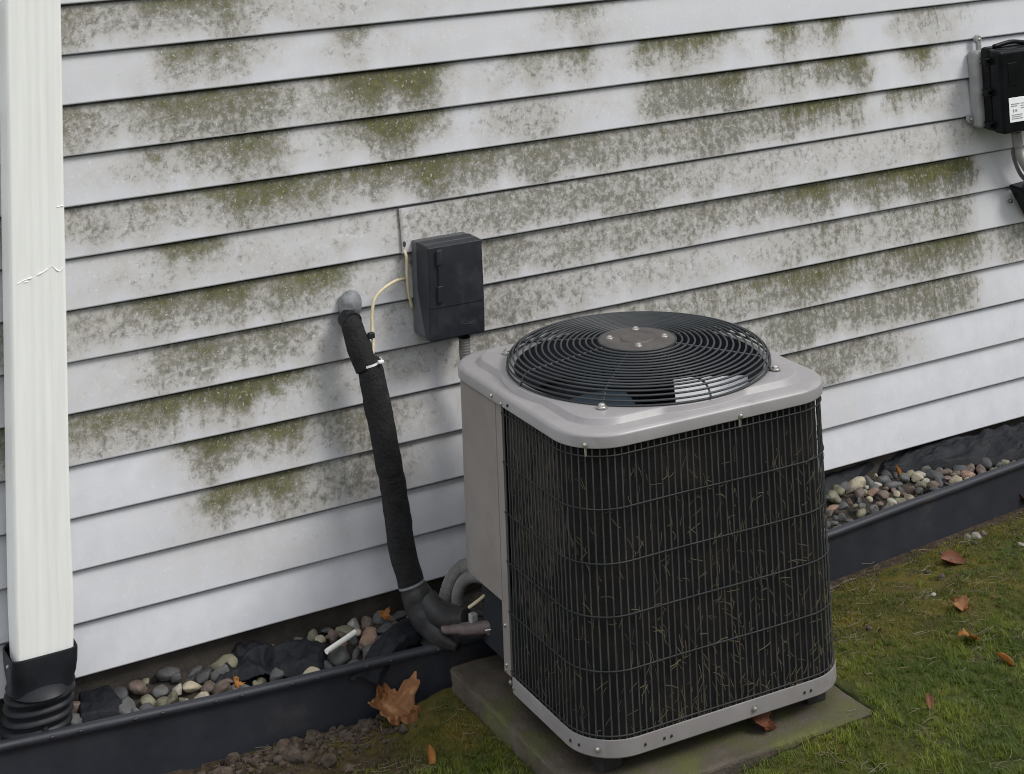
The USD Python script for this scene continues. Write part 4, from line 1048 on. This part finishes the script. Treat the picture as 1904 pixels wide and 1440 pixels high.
def maple(size, seed, curl=0.3, lobes=5):
    q_ = np.random.default_rng(seed)
    a = np.linspace(-math.pi, math.pi, 97)[:-1]
    # lobed outline: deep notches between pointed lobes
    r = 0.60 + 0.40 * np.abs(np.cos(a * lobes / 2 * 0.92)) ** 1.3 * (0.65 + 0.35 * np.cos(a * 0.5) ** 2)
    r *= 1 + 0.14 * np.sin(a * 17 + 1) * (q_.uniform(0.5, 1)) + 0.08 * (meshkit.noise(np.stack([a * 5, 0 * a, 0 * a], -1), seed) - 0.5)
    rows = []
    for t in np.linspace(0.02, 1, 12):
        x, y = r * t * np.cos(a), r * t * np.sin(a)
        z = curl * (0.55 * (x * x) + 0.25 * y * y * np.sign(q_.uniform(-1, 1)) + 0.5 * (meshkit.fbm(np.stack([x * 1.7 + seed, y * 1.7, 0 * x], -1), 3, seed) - 0.5) * t)
        z = z + 0.035 * np.abs(np.sin(a * lobes / 2)) * t
        rows.append(np.stack([x, y, z], -1))
    m = grid(np.array(rows) * size, wrap=True)
    b = m.copy(); b.vertices = b.vertices - [0, 0, 0.0008]; b.faces = b.faces[:, ::-1]
    return cat([m, b])


def oval(size, seed, curl=0.5, width=0.45):
    u, v = np.meshgrid(np.linspace(0, 1, 22), np.linspace(-1, 1, 11))
    w = width * np.sin(np.pi * u ** 0.85) ** 0.8
    x, y = u - 0.5, v * w * 0.5
    z = curl * (0.9 * v * v * w + 0.5 * (u - 0.5) ** 2 + 0.12 * (meshkit.fbm(np.stack([u * 4 + seed, v * 2, 0 * u], -1), 3, seed) - 0.5)) + 0.02 * np.abs(v)
    m = grid(np.stack([x, y, z], -1) * size)
    b = m.copy(); b.vertices = b.vertices - [0, 0, 0.0007]; b.faces = b.faces[:, ::-1]
    return cat([m, b])


def leaf(mesh, pos, rot, m, label, stem=None):
    R = trimesh.transformations.euler_matrix(*[math.radians(r) for r in rot])
    mesh = moved(mesh, (0, 0, 0), R); mesh.apply_translation(np.array(pos) - [0, 0, mesh.vertices[:, 2].min() + 0.003])
    t = thing("fallen_leaf", tuple(pos), label=label, cat="leaf")
    mesh.apply_translation(-np.array(pos))
    obj("blade", mesh, M[m], t, smooth=45)
    if stem:
        obj("stalk", moved(tube(spline(np.array(stem)), [0.0012, 0.001, 0.0008][0], 5), (0, 0, 0.004)), M["straw"], t, smooth=True)


leaf(maple(0.062, 3, 1.1), gz(735, 1332), (9, -8, 20), "leaf_brown", "large curled brown maple leaf lying against the black edging", [(-0.03, -0.02, 0), (-0.045, -0.03, 0.002), (-0.05, -0.045, 0)])
leaf(maple(0.016, 8, 0.9), gz(812, 1284), (50, 10, 70), "leaf_orange", "small orange leaf scrap between the edging end and the concrete pad")
leaf(oval(0.040, 4, 0.5), gz(799, 1418), (20, -50, 75), "leaf_orange", "narrow orange leaf standing in the grass at the bottom left of the pad")
leaf(oval(0.062, 6, 0.4, 0.7), gz(1772, 1048), (14, 12, -35), "leaf_red", "reddish brown oval leaf on moss near the right edging")
leaf(maple(0.022, 12, 0.9), gz(1787, 1133), (20, -12, 15), "leaf_brown", "curled brown leaf in the grass below the oval red leaf")
leaf(maple(0.024, 17, 0.7), gz(1803, 1197), (25, 10, 80), "leaf_orange", "pale tan lobed leaf in the lawn at right")
leaf(oval(0.040, 9, 0.6, 0.5), gz(1868, 1234), (25, -30, 120), "leaf_orange", "bright yellow orange leaf at the far right of the lawn")
leaf(oval(0.038, 14, 0.4, 0.4), gz(1728, 1315), (15, -35, 60), "leaf_red", "pinkish narrow leaf in the lawn right of the pad corner")
leaf(maple(0.027, 22, 0.9), gz(1425, 1424), (18, 8, 10), "leaf_red", "dull red brown leaf at the bottom edge in front of the pad")
leaf(maple(0.026, 26, 0.9), at(1418, 1356, 2, -.068), (28, -10, 40), "leaf_red", "dark reddish leaf tucked on the pad beneath the base of the unit")
leaf(maple(0.014, 31, 1.0), at(438, 1274, 2, -.036), (30, 40, 0), "leaf_orange", "tiny orange leaf curl on black fabric behind the left edging")
leaf(maple(0.015, 33, 1.0), at(716, 1150, 2, -.040), (25, -20, 30), "leaf_orange", "orange leaf scrap on stones left of the insulated pipe")
leaf(oval(0.026, 35, 0.7, 0.5), at(1668, 880, 2, -.040), (25, -50, 80), "leaf_orange", "small amber leaf among the stones right of the unit")
leaf(maple(0.030, 41, 0.9), gz(1902, 940), (40, 10, 30), "leaf_brown", "brown leaf at the far right foot of the edging")
p0, p1 = at(607, 1212, 2, -.036), at(660, 1176, 2, -.030)
tag(obj("plastic_tube_scrap", tube([p0, p0 * .5 + p1 * .5, p1], 0.0056, 14), M["tube_white"], smooth=40), "short white plastic tube scrap lying on the stones left of the pipe", "tube scrap")
for k, (px, py, r, sm_) in enumerate(((1799, 1003, .012, 3), (1815, 1000, .013, 4), (1829, 996, .009, 1), (1900, 1016, .011, 4), (1735, 1108, .007, 4))):
    g_ = gz(px, py)
    tag(obj("pebble", moved(stone_mesh(r, 900 + k), g_ + [0, 0, r * .3]), STONES[sm_], smooth=True),
        ("grey brown pebble leftmost of the three at the foot of the right edging", "tan pebble in the middle of the three at the foot of the right edging", "small brown pebble rightmost of the three at the foot of the right edging", "pale pebble in grass at the far right edge", "tiny white pebble in the moss below the right edging")[k], "pebble")

# crumbled soil heap along the left edging
def clods(name, n, xr, dr, rr, label, m, seed0):
    parts = []
    q_ = np.random.default_rng(seed0)
    for i in range(n):
        x = q_.uniform(*xr); d = abs(q_.normal(dr[0], dr[1])) + 0.012; y = float(edge_y(x)) - d
        r = q_.uniform(*rr) * (1.0 if q_.random() > 0.10 else 2.4)
        s = trimesh.creation.icosphere(1 if r < 0.006 else 2, 1.0)
        v = s.vertices; s.vertices = v * (1 + 0.9 * (meshkit.fbm(v * 1.6 + q_.uniform(0, 60, 3), 3, i % 50) - 0.5))[:, None] * r * np.array([1, .9, .75])
        parts.append(moved(s, (x, y, float(ground_h(np.array(x), np.array(y))) + r * 0.35)))
    return tag(obj(name, cat(parts), M[m], smooth=30), label, "soil", kind="stuff")


clods("soil_crumbs", 620, (0.10, 0.60), (0.03, 0.035), (0.0012, 0.0065), "crumbled brown soil clods heaped along the foot of the left edging", "clod", 5)
clods("moss_crumbs", 260, (1.40, 2.6), (0.16, 0.12), (0.0018, 0.0045), "small soil crumbs scattered over the moss beneath the right edging", "clod", 6)

# ---------------------------------------------------------------- grass, moss, straw
def blade_mesh(q_, h, w, lean):
    a = q_.uniform(0, 6.283); d = np.array([math.cos(a), math.sin(a), 0]); s = np.array([-d[1], d[0], 0])
    o = np.array([q_.normal(0, .006), q_.normal(0, .006), -0.003])
    ts = [0, .4, .75, 1.0]
    v = []
    for t in ts:
        c = o + d * lean * h * t ** 1.8 + np.array([0, 0, h * (t - 0.35 * lean * t * t)])
        ww = w * (1 - t ** 2.2) * .5
        v += [c - s * ww, c + s * ww]
    f = []
    for i in range(3):
        f += [[2 * i, 2 * i + 1, 2 * i + 3], [2 * i, 2 * i + 3, 2 * i + 2]]
    return trimesh.Trimesh(np.array(v), np.array(f), process=False)


def clump(seed, n, h, w, lean):
    q_ = np.random.default_rng(seed)
    return cat([blade_mesh(q_, q_.uniform(*h), q_.uniform(*w), q_.uniform(*lean)) for _ in range(n)])


def instancer(name, protos, m, pos, label, cate, smin, smax, seed0, kind="stuff"):
    q_ = np.random.default_rng(seed0)
    pi = UsdGeom.PointInstancer.Define(stage, f"/World/{name}")
    rel = pi.CreatePrototypesRel()
    for i, pm in enumerate(protos):
        path = f"/World/{name}/{cate.replace(' ', '_')}_tuft" + (f"_{i:03d}" if i else "")
        usdkit.mesh(stage, path, pm, m, smooth=False); rel.AddTarget(path)
    n_ = len(pos)
    pi.CreatePositionsAttr(Vt.Vec3fArray.FromNumpy(pos.astype(np.float32)))
    pi.CreateProtoIndicesAttr(Vt.IntArray.FromNumpy(q_.integers(0, len(protos), n_).astype(np.int32)))
    sc = q_.uniform(smin, smax, n_)
    pi.CreateScalesAttr(Vt.Vec3fArray.FromNumpy(np.repeat(sc[:, None], 3, 1).astype(np.float32)))
    an = q_.uniform(0, 2 * np.pi, n_)
    qs = Vt.QuathArray([Gf.Quath(float(math.cos(a / 2)), 0.0, 0.0, float(math.sin(a / 2))) for a in an])
    pi.CreateOrientationsAttr(qs)
    return tag(pi.GetPrim(), label, cate, kind=kind)


def scatter(n, box, keep, seed0):
    q_ = np.random.default_rng(seed0)
    x, y = q_.uniform(box[0], box[1], n), q_.uniform(box[2], box[3], n)
    k = (q_.random(n) < keep(x, y)) & ~((x > SLAB[0] - .012) & (x < SLAB[1] + .012) & (y > SLAB[2] - .014) & (y < SLAB[3])) & (y < edge_y(x) - 0.012)
    x, y = x[k], y[k]
    return np.column_stack([x, y, ground_h(x, y)])


gpos = np.vstack([scatter(17000, (-0.1, 2.9, -1.35, -0.2), grass_density, 1), scatter(9000, (-1.6, 4.4, -2.3, -1.35), lambda x, y: 0.9 + 0 * x, 2)])
instancer("lawn_grass", [clump(40 + i, 16, (.008, .021), (.0011, .0021), (.3, 1.1)) for i in range(5)], M["grass"], gpos, "short green lawn grass in front of the pad and edging", "grass", 0.7, 1.25, 3)
mpos = scatter(34000, (-0.1, 2.9, -1.0, -0.15), lambda x, y: 0.9 * smoothstep(0.0, 0.05, edge_y(x) - y) * (1 - 0.75 * grass_density(x, y)) * (0.15 + 0.85 * smoothstep(0.45, 0.68, x)) * (meshkit.fbm(np.stack([x * 8, y * 8, 0 * x], -1), 3, 14) > 0.37), 4)
instancer("moss_cover", [clump(70 + i, 26, (.003, .008), (.0010, .0022), (.2, .9)) for i in range(4)], M["moss"], mpos, "low olive and rust coloured moss over the soil beside the edging", "moss", 0.7, 1.4, 5)
spos = scatter(1500, (0.1, 2.9, -1.2, -0.15), lambda x, y: 0.5 + 0 * x, 6)


def straw(seed):
    q_ = np.random.default_rng(seed); out = []
    for _ in range(3):
        a = q_.uniform(0, 6.28); l = q_.uniform(.012, .035); o = np.array([q_.normal(0, .015), q_.normal(0, .015), q_.uniform(.003, .010)])
        d = np.array([math.cos(a), math.sin(a), q_.uniform(-.1, .25)]); s = np.array([-d[1], d[0], 0])
        out.append(tube(spline([o, o + d * l * .5 + s * q_.normal(0, .004), o + d * l], 3), .0005, 4))
    return cat(out)


instancer("dry_straw", [straw(200 + i) for i in range(6)], M["straw"], spos, "dry pale grass clippings scattered over moss and lawn", "straw", 0.8, 1.3, 7)

# clippings and cobweb caught in the coil guard
parts = []
q_ = np.random.default_rng(77)
for i in range(640):
    s = q_.uniform(0.01, 0.95); z = ZB + 0.03 + (0.47 * q_.random() ** 1.5)
    if q_.random() < 0.35: s = q_.uniform(0.42, 0.88)
    a = q_.uniform(-1.57, 1.57) if q_.random() < .5 else 1.57 + q_.normal(0, .5)
    l = q_.uniform(.008, .030)
    pts_ = []
    for t in (-.5, 0, .5):
        ss = s + math.cos(a) * l * t + q_.normal(0, .0012)
        x, y = along(min(max(ss, 0.002), SPAN - .01), 0.0005 + q_.normal(0, .0012))
        pts_.append((x, y, z + math.sin(a) * l * t + q_.normal(0, .0012)))
    parts.append(tube(spline(pts_, 3), q_.uniform(.00025, .0006), 4))
cl = cat(parts)
R = trimesh.transformations.rotation_matrix(math.radians(ACR), [0, 0, 1])
cl.apply_transform(R); cl.apply_translation((ACX, ACY, 0))
tag(obj("grass_clippings", cl, M["straw"], smooth=True), "dry grass clippings caught in the wire guard of the air conditioner", "clippings", kind="stuff")
